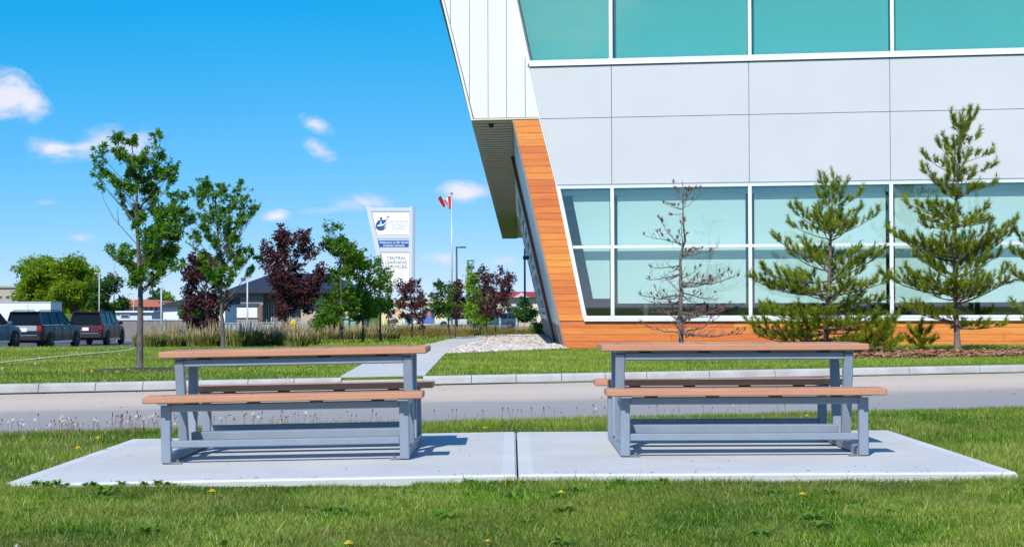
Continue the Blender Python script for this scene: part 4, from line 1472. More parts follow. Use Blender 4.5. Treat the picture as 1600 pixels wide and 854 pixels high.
m2 = cv([(270, 70, 50), (150, 120, 50), (210, 150, 45), (310, 120, 50), (400, 110, 45), (440, 120, 35), (590, 90, 35), (530, 150, 45), (620, 140, 30), (380, 190, 50), (290, 190, 50), (460, 200, 45), (550, 220, 50), (640, 240, 45), (690, 280, 50), (722, 280, 25), (630, 310, 45), (600, 370, 45), (620, 430, 30), (540, 300, 50), (470, 280, 50), (390, 290, 50), (300, 270, 50), (220, 250, 45), (330, 360, 55), (420, 370, 55), (500, 370, 50), (550, 430, 45), (260, 370, 45), (240, 430, 45), (310, 450, 55), (400, 460, 55), (480, 460, 50), (190, 500, 45), (230, 540, 40), (140, 540, 35), (290, 520, 50), (370, 540, 50), (450, 530, 50), (540, 500, 45), (540, 570, 50), (430, 610, 50), (350, 600, 50), (600, 620, 50), (650, 650, 45), (550, 660, 50), (690, 700, 30), (620, 710, 50), (520, 730, 50), (470, 680, 45), (270, 700, 55), (340, 680, 50), (300, 780, 55), (380, 750, 45), (440, 780, 50), (540, 790, 50), (620, 780, 45), (670, 800, 30), (350, 840, 50), (450, 840, 50), (480, 890, 45), (400, 900, 45), (500, 850, 40), (300, 850, 35)], 5.34, 270, 270)
blob_tree('second young green maple, standing in front of a purple tree', 'tree', 'young maple trees', t2, [(347, 500), (346, 470), (345, 430), (342, 390), (340, 345), (336, 310), (330, 290)], m2, 42.5, M['maple'], M['trunk'], 1.15, .09, .055, 32, rise=.9,
          bare=[[(346, 474), (338, 452), (331, 436), (325, 420)]])


def auto_blobs(rng, ells, n, r):
    o = []
    tot = sum(e[2] * e[3] for e in ells)
    for (cx, cy, rx, ry) in ells:
        k = max(1, int(round(n * rx * ry / tot)))
        for _ in range(k):
            a = rng.uniform(0, 6.283); q = math.sqrt(rng.uniform(0, 1))
            o.append((cx + rx * q * math.cos(a), cy + ry * q * math.sin(a), r * rng.uniform(.7, 1.3)))
    return o


def atree(label, group, px, Y, trunk_top, ells, n, r, mt, nleaf, size, r0, seed, bark='trunk', lobes=1, name='tree', rise=.9, forks=(), cat='tree', y0=None, lowfrac=.3, tone_amp=.22):
    rng = random.Random(seed)
    X = (px - 800) / F * Y
    base = onT(X, Y)
    tx, ty = trunk_top
    by = 480 + (1.02 - base.z) * F / Y
    n_ = 5
    low = by + (ty - by) * lowfrac
    trunk = [(px + (tx - px) * i / n_ * .8, low + (ty - low) * i / n_) for i in range(0, n_ + 1)]
    return blob_tree(label, cat, group, base, trunk, auto_blobs(rng, ells, n, r), Y, mt, M[bark], nleaf, size * .78, r0 * .7, seed, lobes=lobes, name=name, rise=rise, spread=.7, dens=1.9, tone_amp=tone_amp, bare=forks)


G2 = 'ornamental trees along the planted strip'
atree('purple leaved tree behind the second maple, hanging low on its left', G2, 322, 50, (322, 395), [(318, 430, 26, 48), (300, 445, 16, 22), (338, 480, 22, 40), (318, 495, 30, 26), (292, 425, 12, 14), (335, 410, 10, 25)], 62, 9, M['purple'], .95, .13, .06, 41, name='purple_tree')
atree('large purple leaved tree left of the welcome sign', G2, 444, 50, (444, 365), [(445, 370, 14, 26), (430, 385, 16, 20), (440, 415, 30, 28), (418, 400, 14, 18), (470, 390, 16, 22), (475, 365, 8, 10), (450, 455, 32, 28), (480, 440, 22, 32), (500, 415, 10, 22), (465, 478, 26, 18), (504, 390, 8, 8), (442, 480, 16, 20)], 105, 9, M['purple'], .85, .13, .06, 42, name='purple_tree', forks=[[(446, 520), (460, 500), (478, 470), (500, 440)]])
atree('slender green maple just left of the welcome sign pylon', G2, 534, 50, (530, 360), [(526, 350, 9, 10), (540, 372, 16, 16), (524, 385, 12, 24), (548, 395, 18, 22), (535, 430, 24, 26), (530, 465, 24, 24), (520, 480, 14, 18), (512, 500, 12, 14), (545, 465, 20, 20)], 62, 9, M['maple'], .75, .13, .06, 43, name='maple_tree')
atree('green maple with its crown against the sign pylon edge', G2, 567, 52, (565, 395), [(560, 400, 14, 14), (575, 405, 12, 16), (562, 430, 20, 22), (570, 460, 22, 22), (558, 485, 16, 14), (578, 480, 12, 14)], 42, 9, M['maple'], .75, .13, .055, 44, name='maple_tree')
atree('small green maple overlapping the lower corner of the sign pylon', G2, 594, 54, (592, 400), [(590, 402, 8, 12), (588, 425, 14, 18), (600, 440, 13, 22), (592, 470, 16, 22), (606, 460, 10, 14)], 34, 8, M['maple'], .75, .125, .05, 45, name='maple_tree')
atree('thin half green half purple sapling right of the small maple', G2, 607, 62, (606, 460), [(606, 478, 9, 20), (610, 500, 7, 10)], 14, 7, M['purple'], .5, .12, .035, 46, name='purple_tree')
atree('purple sapling at the foot of the welcome sign', G2, 644, 66, (640, 435), [(632, 445, 13, 14), (648, 455, 13, 22), (636, 475, 14, 20), (655, 470, 7, 24), (640, 492, 12, 10)], 44, 7, M['purple'], .7, .14, .05, 47, name='purple_tree', forks=[[(645, 505), (648, 480), (652, 450)]])
atree('purple sapling leaning beside the picture board', G2, 661, 60, (658, 460), [(658, 478, 6, 24), (655, 500, 6, 12)], 14, 6, M['purple'], .6, .13, .035, 48, name='purple_tree')
atree('green tree with purple right side, behind the flagpole', G2, 701, 66, (698, 440), [(684, 450, 10, 12), (694, 460, 16, 24), (692, 485, 16, 16), (682, 470, 10, 14)], 30, 8, M['darkgreen'], .8, .14, .05, 49, name='green_tree')
atree('purple tree right of the flagpole foot', G2, 711, 70, (712, 440), [(712, 450, 8, 14), (714, 470, 10, 22), (708, 490, 10, 14), (718, 440, 5, 10)], 28, 7, M['purple'], .7, .14, .045, 50, name='purple_tree')
atree('tall thin bright green tree beside the shorter dark lamp post', G2, 742, 78, (738, 420), [(733, 418, 6, 8), (738, 440, 10, 16), (742, 465, 13, 18), (742, 490, 14, 14)], 32, 8, M['lime'], .8, .16, .05, 51, name='green_tree')
atree('lime green tree low behind the purple tree and the lamp post', G2, 750, 92, (750, 465), [(750, 475, 16, 16), (746, 495, 16, 12), (760, 485, 10, 14)], 26, 8, M['lime'], 1.0, .2, .05, 52, name='green_tree')
atree('purple tree left of the pair near the building', G2, 760, 74, (757, 425), [(755, 432, 9, 12), (762, 445, 11, 16), (764, 470, 10, 16), (758, 485, 8, 12)], 30, 7, M['purple'], .7, .15, .045, 53, name='purple_tree')
atree('purple tree nearest the building, over the parked blue wagon', G2, 774, 70, (778, 425), [(774, 432, 9, 14), (790, 430, 11, 14), (780, 455, 18, 20), (795, 445, 10, 16), (776, 485, 14, 14), (790, 478, 10, 12)], 54, 7, M['purple'], .6, .14, .05, 54, name='purple_tree')
# far left and far away
GF = 'trees beyond the parking lot'
atree('tall bright yellow green tree at the far left behind the cars', GF, 70, 150, (62, 400), [(52, 420, 20, 22), (45, 455, 18, 26), (72, 440, 26, 34), (60, 470, 34, 14)], 90, 11, M['yg'], 1.25, .34, .22, 61, rise=.7, name='green_tree')
atree('second bright yellow green tree, merging with the tall one on its left', GF, 120, 148, (118, 405), [(110, 420, 22, 20), (125, 440, 22, 30), (105, 465, 26, 18), (138, 462, 16, 18)], 90, 11, M['yg'], 1.25, .34, .22, 62, rise=.7, name='green_tree')
atree('dark green tree at the right end of the far left clump', GF, 168, 125, (170, 425), [(172, 440, 9, 12), (160, 460, 14, 18), (182, 468, 10, 12), (165, 480, 20, 10)], 48, 9, M['darkgreen'], 1.0, .28, .14, 63, rise=.7, name='green_tree')
atree('small green tree in front of the garage, low behind the purple tree', GF, 512, 62, (512, 470), [(512, 490, 16, 20), (500, 505, 12, 12), (525, 498, 8, 14)], 34, 8, M['maple'], .9, .14, .05, 64, name='green_tree')
atree('round dark evergreen shrub tree at the foot of the dark pole', GF, 819, 120, (819, 465), [(819, 485, 13, 14), (812, 495, 11, 9), (828, 492, 10, 10), (819, 473, 6, 8)], 36, 7, M['darkgreen'], 1.2, .24, .06, 65, name='evergreen_tree')
atree('dark green shrub behind the left purple tree', GF, 300, 60, (300, 480), [(302, 488, 16, 20), (320, 500, 26, 14)], 26, 9, M['darkgreen'], .9, .15, .05, 66, name='green_shrub', cat='shrub')


# ------------------------------------------------------------------ pines
def pine(label, base, trunk_px, branches, Y, seed, nshoot=1.0, dead=False, r0=.07, minor=0, need=None, blen=.5):
    rng = np.random.default_rng(seed)
    root = empty('dead_pine_tree' if dead else 'pine_tree', base, label, 'tree', 'pines in front of the building')
    tr = [Vector(base) + Vector((0, 0, -.05))] + [at(x, y, Y) for x, y in trunk_px]
    n = len(tr); zs = [p.z for p in tr]
    for i in range(1, n - 1): tr[i].y += float(rng.normal(0, .015))
    mb = MB()
    rr = [r0 * (1.2 if i == 0 else 1) * (1 - .9 * (p.z - zs[0]) / (zs[-1] - zs[0])) for i, p in enumerate(tr)]
    mb.tube(tr, rr, 8)
    tx = lambda z: Vector((float(np.interp(z, zs, [p.x for p in tr])), float(np.interp(z, zs, [p.y for p in tr])), z))
    tr_r = lambda z: float(np.interp(z, zs, rr))
    shoots = []      # (pos, dir, len, amount)
    H = zs[-1] - zs[0]

    def branch(a, tip, rb, level=0, density=1.0):
        Lb = (tip - a).length
        mid = a * .5 + tip * .5 + Vector((0, 0, -Lb * .12)) + Vector(rng.normal(0, .04 * Lb, 3))
        pts = bez(a, mid, tip, 6)
        if dead:
            pts = [p + Vector(rng.normal(0, .015 * Lb, 3)) if 0 < i else p for i, p in enumerate(pts)]
        mb.tube(pts, [rb * (1 - .8 * i / 6) for i in range(7)], 5 if level == 0 else 3, cap=False)
        if level == 0:
            k = max(3, int(Lb / (.10 if not dead else .11) * density))
            for j in range(k):
                t = .22 + .78 * (j + .5) / k
                p = pts[min(5, int(t * 6))].lerp(pts[min(6, int(t * 6) + 1)], t * 6 % 1)
                side = 1 if j % 2 else -1
                d = (tip - a).normalized()
                s = d.cross(Vector((0, 0, 1))).normalized() * side
                ln = Lb * float(rng.uniform(.16, .36)) * (1.15 - t * .6)
                e = p + (d * .7 + s * float(rng.uniform(.4, 1.0)) + Vector((0, 0, float(rng.uniform(.1, .95))))) .normalized() * ln * (1 if dead else .85)
                branch(p, e, rb * .4, 1)
            shoots.append((tip, Vector(((tip - a).normalized() * .6 + Vector((0, 0, 1.1)))).normalized(), .22))
            shoots.append((tip.lerp(a, .06), Vector(((tip - a).normalized() + Vector((0, 0, .5)))).normalized(), .2))
        else:
            nn = max(1, int(Lb / .10))
            d = (tip - a).normalized()
            for j in range(nn):
                t = (j + 1) / nn
                p = a.lerp(tip, t)
                shoots.append((p, (d + Vector(rng.normal(0, .35, 3)) + Vector((0, 0, .45))).normalized(), float(rng.uniform(.08, .16))))
            if dead:
                for _ in range(3):
                    e = tip.lerp(a, float(rng.uniform(0, .8))); q = e + Vector(rng.normal(0, .32, 3)) * Lb + Vector((0, 0, .1 * Lb))
                    q2 = q + (q - e) * .5 + Vector(rng.normal(0, .15, 3)) * Lb
                    mb.tube([e, q, q2], [.0032, .0024, .0014], 3, cap=False)

    for (yat, tpx, tpy) in branches:
        tip = at(tpx, tpy, Y)
        a0 = at(800, yat, Y).z
        a = tx(a0)
        dxx = abs(tip.x - a.x)
        tip.y += float(rng.uniform(-.45, .45)) * dxx
        branch(a, tip, min(tr_r(a0) * .55, .008 + dxx * .014))
    # branches towards and away from the viewer, around the same whorls
    for (yat, tpx, tpy) in branches:
        for sgn in ((-1, 1) if minor > 1 else ((-1,) if rng.random() < .5 else (1,)))[:max(0, minor)]:
            tip = at(tpx, tpy, Y); a0 = at(800, yat, Y).z; a = tx(a0)
            dxx = abs(tip.x - a.x)
            tip = Vector((a.x + (tip.x - a.x) * float(rng.uniform(.1, .55)), a.y + sgn * dxx * float(rng.uniform(.5, .95)), tip.z - float(rng.uniform(0, .1))))
            branch(a, tip, min(tr_r(a0) * .5, .007 + dxx * .012))
    top = tr[-1]
    if not dead:
        for j in range(9):
            p = top - Vector((0, 0, j * .075)); shoots.append((p, Vector((float(rng.normal(0, .35)), float(rng.normal(0, .35)), 1)).normalized(), .16))
    mb.build('trunk', M['dead_bark'] if dead else M['pine_bark'], root, smooth=True, fix=False)
    # needles
    Vs = []; tn = []
    for (p, d, ln) in shoots:
        if dead:
            if rng.random() > .10 + (.30 if p.z > zs[0] + .55 * H else .03): continue
            q = 26; nl = .062; wdt = .012; ln = .05
        else:
            q = int(72 * nshoot); nl = .105; wdt = .011
        t = rng.uniform(-.25, 1, q)[:, None]
        pv = np.array(p); dv = np.array(d)
        r = rng.normal(0, 1, (q, 3)); r -= (r @ dv)[:, None] * dv; r /= np.linalg.norm(r, axis=1, keepdims=True)
        o = pv + dv * ln * t
        nd = dv * rng.uniform(.55, 1.0, q)[:, None] + r * rng.uniform(.45, .9, q)[:, None]; nd /= np.linalg.norm(nd, axis=1, keepdims=True)
        s = np.cross(nd, rng.normal(0, 1, (q, 3))); s /= np.linalg.norm(s, axis=1, keepdims=True)
        e = o + nd * nl * rng.uniform(.7, 1.25, q)[:, None]
        Vs.append(np.stack([o - s * wdt * .5, o + s * wdt * .5, e], 1).reshape(-1, 3))
        base_t = rng.uniform(.1, .6)
        tn.append(np.clip(base_t + rng.normal(0, .15, q), 0, .85))
        if not dead and rng.random() < .55:
            # rusty pollen cones and young candles at the shoot tip
            q2 = 5
            o2 = pv + dv * ln * rng.uniform(.2, .9, q2)[:, None]
            r2 = rng.normal(0, 1, (q2, 3)); r2 /= np.linalg.norm(r2, axis=1, keepdims=True)
            s2 = np.cross(r2, dv); s2 /= (np.linalg.norm(s2, axis=1, keepdims=True) + 1e-6)
            cones.append(np.stack([o2 - s2 * .013, o2 + s2 * .013, o2 + r2 * .022 + dv * .045], 1).reshape(-1, 3))
    V = np.concatenate(Vs); tn = np.concatenate(tn)
    mkobj('needles', arrmesh('needles', V, 3, M['rust_needle'] if dead else M['needle'], tn, off=tuple(root.location)), root)
    if not dead:
        c = np.concatenate(cones)
        mkobj('pollen_cones', arrmesh('pollen_cones', c, 3, plain('rusty_cone', (.30, .11, .03), .8), None, off=tuple(root.location)), root)
        cones.clear()
    return root


cones = []
pb1 = gnd(1290, 553); Yp1 = pb1.y
pine('shorter green pine behind the right picnic table', pb1, [(1291, 520), (1294, 470), (1297, 410), (1298, 370), (1300, 320), (1302, 274)],
     [(318, 1282, 284), (310, 1322, 290), (335, 1280, 305), (330, 1340, 305), (362, 1252, 325), (368, 1240, 330), (360, 1340, 330), (372, 1366, 338), (375, 1240, 352), (378, 1330, 352), (380, 1275, 340), (372, 1312, 340),
      (415, 1215, 375), (425, 1240, 395), (415, 1340, 392), (430, 1362, 395), (440, 1195, 425), (440, 1380, 395), (430, 1265, 395), (445, 1345, 425), (455, 1182, 438), (460, 1205, 450), (465, 1385, 440), (470, 1240, 450), (468, 1330, 452), (480, 1350, 462),
      (495, 1190, 490), (500, 1210, 482), (500, 1385, 470), (510, 1175, 510), (510, 1360, 495), (515, 1395, 500), (520, 1215, 522), (520, 1245, 500), (522, 1340, 515), (530, 1190, 525), (530, 1375, 530), (535, 1405, 535), (535, 1230, 535), (538, 1350, 540)],
     Yp1, 71, .8, minor=1, r0=.06)
pb2 = gnd(1497, 549); Yp2 = pb2.y
pine('tallest pine in the red mulch at the right', pb2, [(1494, 510), (1493, 460), (1492, 410), (1492, 360), (1494, 310), (1497, 260), (1500, 215), (1502, 182)],
     [(215, 1487, 186), (220, 1524, 180), (225, 1512, 200), (240, 1530, 212), (245, 1478, 222), (262, 1466, 228), (258, 1545, 240), (275, 1450, 245), (275, 1547, 262), (280, 1480, 258), (300, 1440, 270), (295, 1520, 275), (308, 1462, 285), (305, 1545, 290), (315, 1475, 300), (312, 1515, 300),
      (345, 1422, 318), (350, 1440, 338), (350, 1545, 325), (352, 1455, 322), (355, 1528, 345), (352, 1540, 348), (348, 1470, 340), (355, 1450, 352),
      (410, 1398, 360), (405, 1412, 375), (415, 1575, 350), (412, 1560, 375), (420, 1440, 372), (418, 1540, 380), (422, 1460, 380), (425, 1580, 365), (430, 1425, 400), (435, 1560, 400), (440, 1450, 410), (432, 1525, 395),
      (455, 1385, 430), (460, 1405, 440), (462, 1570, 425), (465, 1420, 425), (468, 1550, 445), (470, 1440, 455), (470, 1535, 455), (478, 1585, 440),
      (505, 1415, 480), (508, 1440, 485), (510, 1545, 510), (515, 1565, 508)],
     Yp2, 72, .8, minor=1, r0=.065)
pb3 = gnd(1636, 549)
pine('pine at the right edge of the picture, mostly cut off', pb3, [(1636, 500), (1635, 440), (1634, 380), (1634, 320), (1634, 250)],
     [(300, 1620, 270), (320, 1650, 290), (350, 1612, 330), (360, 1650, 340), (420, 1590, 370), (425, 1582, 395), (420, 1660, 380), (455, 1585, 430), (460, 1600, 440), (465, 1670, 440), (500, 1590, 480), (510, 1600, 505), (500, 1660, 490), (430, 1600, 400)],
     pb3.y, 73, .9, minor=1, r0=.08)
# small bushy pine seedling between the pines
pb5 = gnd(1378, 552)
pine('knee high bushy pine between the two big pines', pb5, [(1378, 540), (1379, 525), (1380, 505)],
     [(540, 1362, 520), (538, 1396, 518), (545, 1355, 535), (545, 1400, 538), (530, 1370, 510), (530, 1390, 508)], pb5.y, 75, 1.0, minor=1, r0=.03)
pb6 = gnd(1437, 548)
pine('low pine sapling left of the tallest trunk', pb6, [(1437, 535), (1438, 520), (1438, 505)],
     [(535, 1425, 520), (533, 1450, 518), (540, 1420, 534), (540, 1455, 535)], pb6.y, 76, .9, minor=1, r0=.025)
# the dead pine
def z8(*pts): return [(x / 2.846 + 980, y / 2.846 + 260) for x, y in pts]
pb4 = gnd(1065, 557)
tp = z8((240, 770), (235, 680), (240, 560), (236, 420), (246, 360), (258, 330), (250, 260), (248, 190), (245, 60))
br = []
for (ay, tx_, ty_) in [(190, 330, 120), (190, 285, 105), (170, 205, 65), (190, 165, 165), (130, 320, 95), (210, 200, 215), (360, 150, 240), (350, 95, 310), (400, 410, 355), (380, 300, 370), (440, 100, 450), (480, 80, 500), (520, 480, 490), (540, 440, 465), (560, 400, 590), (570, 60, 570), (640, 60, 640), (650, 430, 640), (660, 400, 660), (740, 60, 690), (745, 420, 660), (740, 510, 735), (560, 165, 480), (500, 330, 440), (600, 330, 540), (620, 130, 545), (690, 120, 600), (700, 350, 600), (460, 190, 440), (520, 360, 510), (720, 200, 620), (710, 300, 640), (600, 90, 600), (680, 460, 610)]:
    br.append((ay / 2.846 + 260, tx_ / 2.846 + 980, ty_ / 2.846 + 260))
pine('dead leafless pine with a few rusty needle tufts', pb4, tp, br, pb4.y, 74, dead=True, r0=.055, minor=1)

# ------------------------------------------------------------------ ornamental grasses and low shrubs
def grass_clump_mesh(seed, h, green=260, plume=90, spread=.35):
    rng = np.random.default_rng(seed)
    n = green + plume
    isp = np.arange(n) >= green
    a = rng.random(n) * 6.28; r = rng.random(n) ** .6 * spread * .45
    x = np.cos(a) * r; y = np.sin(a) * r
    H = np.where(isp, rng.uniform(.8, 1.15, n), rng.uniform(.35, .75, n)) * h
    lean = np.where(isp, rng.uniform(.05, .22, n), rng.uniform(.15, .5, n)) * H
    a2 = a + rng.normal(0, .6, n)
    lx = np.cos(a2) * lean; ly = np.sin(a2) * lean
    w = np.where(isp, .014, .02)
    b = rng.random(n) * 6.28; sx = np.cos(b) * w; sy = np.sin(b) * w
    z0 = np.zeros(n)
    mid = np.c_[x + lx * .35, y + ly * .35, H * .6]; tip = np.c_[x + lx, y + ly, H]
    S_ = np.c_[sx, sy, z0]
    wm = np.where(isp, .7, .8)[:, None]
    V1 = np.stack([np.c_[x - sx, y - sy, z0], np.c_[x + sx, y + sy, z0], mid + S_ * wm, mid - S_ * wm], 1)
    wt = np.where(isp, 1.3, .1)[:, None]
    V2 = np.stack([mid - S_ * wm, mid + S_ * wm, tip + S_ * wt * .2, tip - S_ * wt * .2], 1)
    t1_ = np.where(isp, rng.uniform(.55, .8, n), rng.uniform(0, .45, n)); t2_ = np.where(isp, rng.uniform(.7, 1, n), rng.uniform(.1, .6, n))
    V = np.concatenate([V1.reshape(-1, 3), V2.reshape(-1, 3)])
    return arrmesh('ornamental_grass', V, 4, M['plume'], np.concatenate([t1_, t2_]))


rng_g = random.Random(77)
gm = [grass_clump_mesh(100 + i, .44 + .05 * i, 420, 42, .5) for i in range(4)] + [grass_clump_mesh(110 + i, .58, 400, 40, .6) for i in range(3)]
def place_clump(px, Y, kind, lab, grp):
    X = (px - 800) / F * Y
    o = mkobj('ornamental_grass', gm[kind], None, onT(X, Y, -.02))
    o.rotation_euler = (0, 0, rng_g.uniform(0, 6.28)); sc = rng_g.uniform(.85, 1.25); o.scale = (sc * 1.1, sc * 1.1, sc)
    props(o, lab, 'ornamental grass', grp)


for i in range(58):
    px = 226 + i * 4.6 + rng_g.uniform(-5, 5)
    place_clump(px, 46 + rng_g.uniform(-2, 4) + (i % 3) * 1.5, rng_g.randrange(4), 'tan plumed grass clump in the tall row behind the two near maples', 'tall plumed grass clumps in a row behind the maples')
for i in range(26):
    px = 492 + i * 4.6 + rng_g.uniform(-3, 3)
    place_clump(px, 60 + rng_g.uniform(-2, 6), rng_g.choice((0, 4, 5, 6)), 'loose green and tan grass clump under the slender green maples', 'grass clumps under the slender green maples')
for i in range(20):
    px = 612 + i * 6.6 + rng_g.uniform(-3, 3)
    place_clump(px, 84 + rng_g.uniform(-2, 6), rng_g.choice((0, 1, 2)), 'tan plumed grass clump behind the rust coloured shrubs', 'tan grass clumps behind the rust coloured shrubs')


def shrub_mesh(seed, mt, h=.6, w=.9, n=900, size=.05):
    rng = np.random.default_rng(seed)
    v = rng.normal(0, 1, (n, 3)); v /= np.linalg.norm(v, axis=1, keepdims=True)
    v *= (rng.random(n) ** .35)[:, None]
    C = np.c_[v[:, 0] * w / 2, v[:, 1] * w / 2, np.abs(v[:, 2]) * h * (.8 + .3 * np.sin(v[:, 0] * 5 + seed))]
    d = v + rng.normal(0, .5, v.shape); d /= np.linalg.norm(d, axis=1, keepdims=True)
    s = np.cross(d, rng.normal(0, 1, v.shape)); s /= np.linalg.norm(s, axis=1, keepdims=True)
    V = np.stack([C, C + d * size * .5 + s * size * .3, C + d * size, C + d * size * .5 - s * size * .3], 1).reshape(-1, 3)
    return arrmesh('low_shrub', V, 4, mt, np.clip(.5 + rng.normal(0, .3, n), 0, 1))


sm_ = [shrub_mesh(200 + i, M['rustshrub']) for i in range(4)]
def place_shrub(px, Y, lab, grp, sc=1.0):
    o = mkobj('low_shrub', sm_[rng_g.randrange(4)], None, onT((px - 800) / F * Y, Y, -.03))
    o.rotation_euler = (0, 0, rng_g.uniform(0, 6.28)); o.scale = (sc * 1.2, sc * 1.2, sc * rng_g.uniform(.55, .85))
    props(o, lab, 'shrub', grp)


for i in range(15):
    place_shrub(632 + i * 6.6 + rng_g.uniform(-2, 2), 76 + rng_g.uniform(-3, 3), 'low rust and olive shrub edging the lawn left of the path', 'low rust coloured shrubs left of the path', 1.0)
for i in range(14):
    place_shrub(757 + i * 5.6 + rng_g.uniform(-2, 2), 100 + rng_g.uniform(-3, 3), 'low rust coloured shrub behind the gravel bed and bike racks', 'low rust coloured shrubs behind the bike racks', 1.15)
for (px, Y, sc) in ((541, 67, 1.5), (577, 68, 1.2), (500, 64, 1.3)):
    pass
dk = [shrub_mesh(230, M['darkgreen'], 1.1, 1.3, 1500, .08)]
for (px, py, lab) in ((839, 521, 'dark green shrub against the side wall at the end of the gravel'),):
    p = gnd(px, py); o = mkobj('dark_shrub', dk[0], None, p); o.scale = (.8, .8, 1.2); props(o, lab, 'shrub')


# ------------------------------------------------------------------ poles, racks, boxes
def lampost(label, px, ytop, Y, armpx=None, col=(.03, .07, .06), r=.075, base_px=None, group='lamp posts', cat='lamp post'):
    X = (px - 800) / F * Y
    b = onT(X, Y)
    t = at(px, ytop, Y)
    root = empty('lamp_post', b, label, cat, group)
    m_ = plain('pole_%s' % str(col), col, .5)
    mb = MB(); mb.tube([b, Vector((X, Y, t.z))], [r, r * .7], 8); mb.build('pole', m_, root, smooth=True)
    mb = MB(); mb.box((b.x, b.y, b.z + .15), (r * 3.4, r * 3.4, .3), bev=.02); mb.build('base', M['concrete'], root)
    if armpx:
        e = at(armpx, ytop, Y)
        mb = MB(); mb.beam((X, Y, t.z - .06), (e.x * .6 + X * .4, Y, t.z - .05), .07, .07); mb.build('arm', m_, root)
        mb = MB(); mb.box(((e.x * .65 + X * .35), Y, t.z - .05), (abs(e.x - X) * .75, .32, .09), bev=.02); mb.build('lamp_head', m_, root)
    return root


lampost('taller dark lamp post with its arm pointing right, beside the flagpole', 713.5, 385, 108, 728)
lampost('shorter dark lamp post with its arm pointing right, farther back', 731, 406, 135, 741, r=.08)
lampost('dark green pole standing just left of the leaning building wall', 820, 388, 116, 836, r=.085)
lampost('tall grey pole behind the nearest maple, over the right parked car', 178, 388, 128, None, (.33, .38, .42), .075, cat='pole')
lampost('thin grey pole in front of the yellow green trees', 155, 426, 120, 148, (.45, .48, .52), .05)
lampost('grey pole just right of the nearest maple, rising out of the fence', 252, 430, 66, None, (.38, .44, .52), .045, cat='pole')
lampost('thin pale pole in front of the taupe house, right of the second maple', 386.5, 428, 72, None, (.5, .55, .6), .04, cat='pole')
lampost('small distant street lamp over the red roof', 208.5, 458, 170, 199, (.4, .42, .45), .06)

# flagpole with its flag
fp = onT((706 - 800) / F * 112, 112)
fr_root = empty('flagpole', fp, 'tall pale flagpole right of the welcome sign', 'flagpole')
ft_ = at(706, 304, 112)
mb = MB(); mb.tube([fp, Vector((fp.x, fp.y, ft_.z))], [.075, .04], 10); mb.build('pole', plain('silver_pole', (.55, .60, .66), .3, metal=.3), fr_root, smooth=True)
mb = MB(); mb.sphere((fp.x, fp.y, ft_.z + .08), .09, 10, 6); mb.build('finial', plain('dull_gold', (.25, .2, .1), .4), fr_root, smooth=True)
mb = MB(); mb.box((fp.x, fp.y, fp.z + .12), (.5, .5, .24), bev=.03); mb.build('base', M['concrete'], fr_root)
mb = MB()
leafp = [(0, .40), (.07, .26), (.16, .30), (.13, .08), (.24, .18), (.27, .12), (.38, .14), (.34, .02), (.38, -.02), (.20, -.16), (.22, -.22), (.02, -.18), (.02, -.36), (-.02, -.36), (-.02, -.18), (-.22, -.22), (-.20, -.16), (-.38, -.02), (-.34, .02), (-.38, .14), (-.27, .12), (-.24, .18), (-.13, .08), (-.16, .30), (-.07, .26)]
def inpoly(x, y, P):
    c = False; j = len(P) - 1
    for i in range(len(P)):
        if (P[i][1] > y) != (P[j][1] > y) and x < (P[j][0] - P[i][0]) * (y - P[i][1]) / (P[j][1] - P[i][1]) + P[i][0]: c = not c
        j = i
    return c
NU, NV = 64, 32
def fl(u, v):
    wv = math.sin(u * 7 + v * 1.2) * .13 * (u ** .6)
    return Vector((fp.x - .05 - u * .86 + v * u * .38, fp.y + wv * 1.6 - u * .3, ft_.z - .12 - v * .80 - u * (.22 + .16 * math.sin(u * 5 + 1)) + .25 * u * v + .06 * math.sin(u * 9 + v * 3)))
for i in range(NU):
    for j in range(NV):
        u0, u1, v0, v1 = i / NU, (i + 1) / NU, j / NV, (j + 1) / NV
        uc = (u0 + u1) / 2; vc = (v0 + v1) / 2
        red = uc < .25 or uc > .75 or inpoly((uc - .5) * 2, .5 - vc, leafp)
        mb.face([fl(u0, v0), fl(u1, v0), fl(u1, v1), fl(u0, v1)], 0 if red else 1)
fo = mb.build('flag', [plain('flag_red', (.48, .02, .025), .7), plain('flag_white', (.8, .8, .8), .7)], None, smooth=True)
props(fo, 'red and white maple leaf flag blowing to the left from the flagpole', 'flag')

# bike racks
for i, (px, py) in enumerate(((781, 521), (807, 522))):
    p = gnd(px, py)
    root = empty('bike_rack', p, ('left grey steel bike hoop on the gravel', 'right grey steel bike hoop on the gravel, nearer the building')[i], 'bike rack', 'bike hoops on the gravel')
    hh = 24.5 / F * p.y
    mb = MB(); pts = []
    for k in range(13):
        a = math.pi * k / 12
        pts.append((p.x + .03 * math.cos(a) + (-.06 + .01) * (1 - math.sin(a)) * 0, p.y + .4 - .4 * math.cos(a), p.z + hh - .4 + .4 * math.sin(a)))
    pts = [(p.x + .03, p.y, p.z)] + pts + [(p.x + .03, p.y + .8, p.z)]
    mb.tube(pts, .045, 8); mb.build('hoop', plain('grey_hoop', (.36, .42, .48), .35, metal=.3), root, smooth=True)
    for q in (0, .8):
        mb = MB(); mb.box((p.x + .02, p.y + q, p.z + .01), (.18, .18, .02)); mb.build('foot_plate', M['bolt'], root)

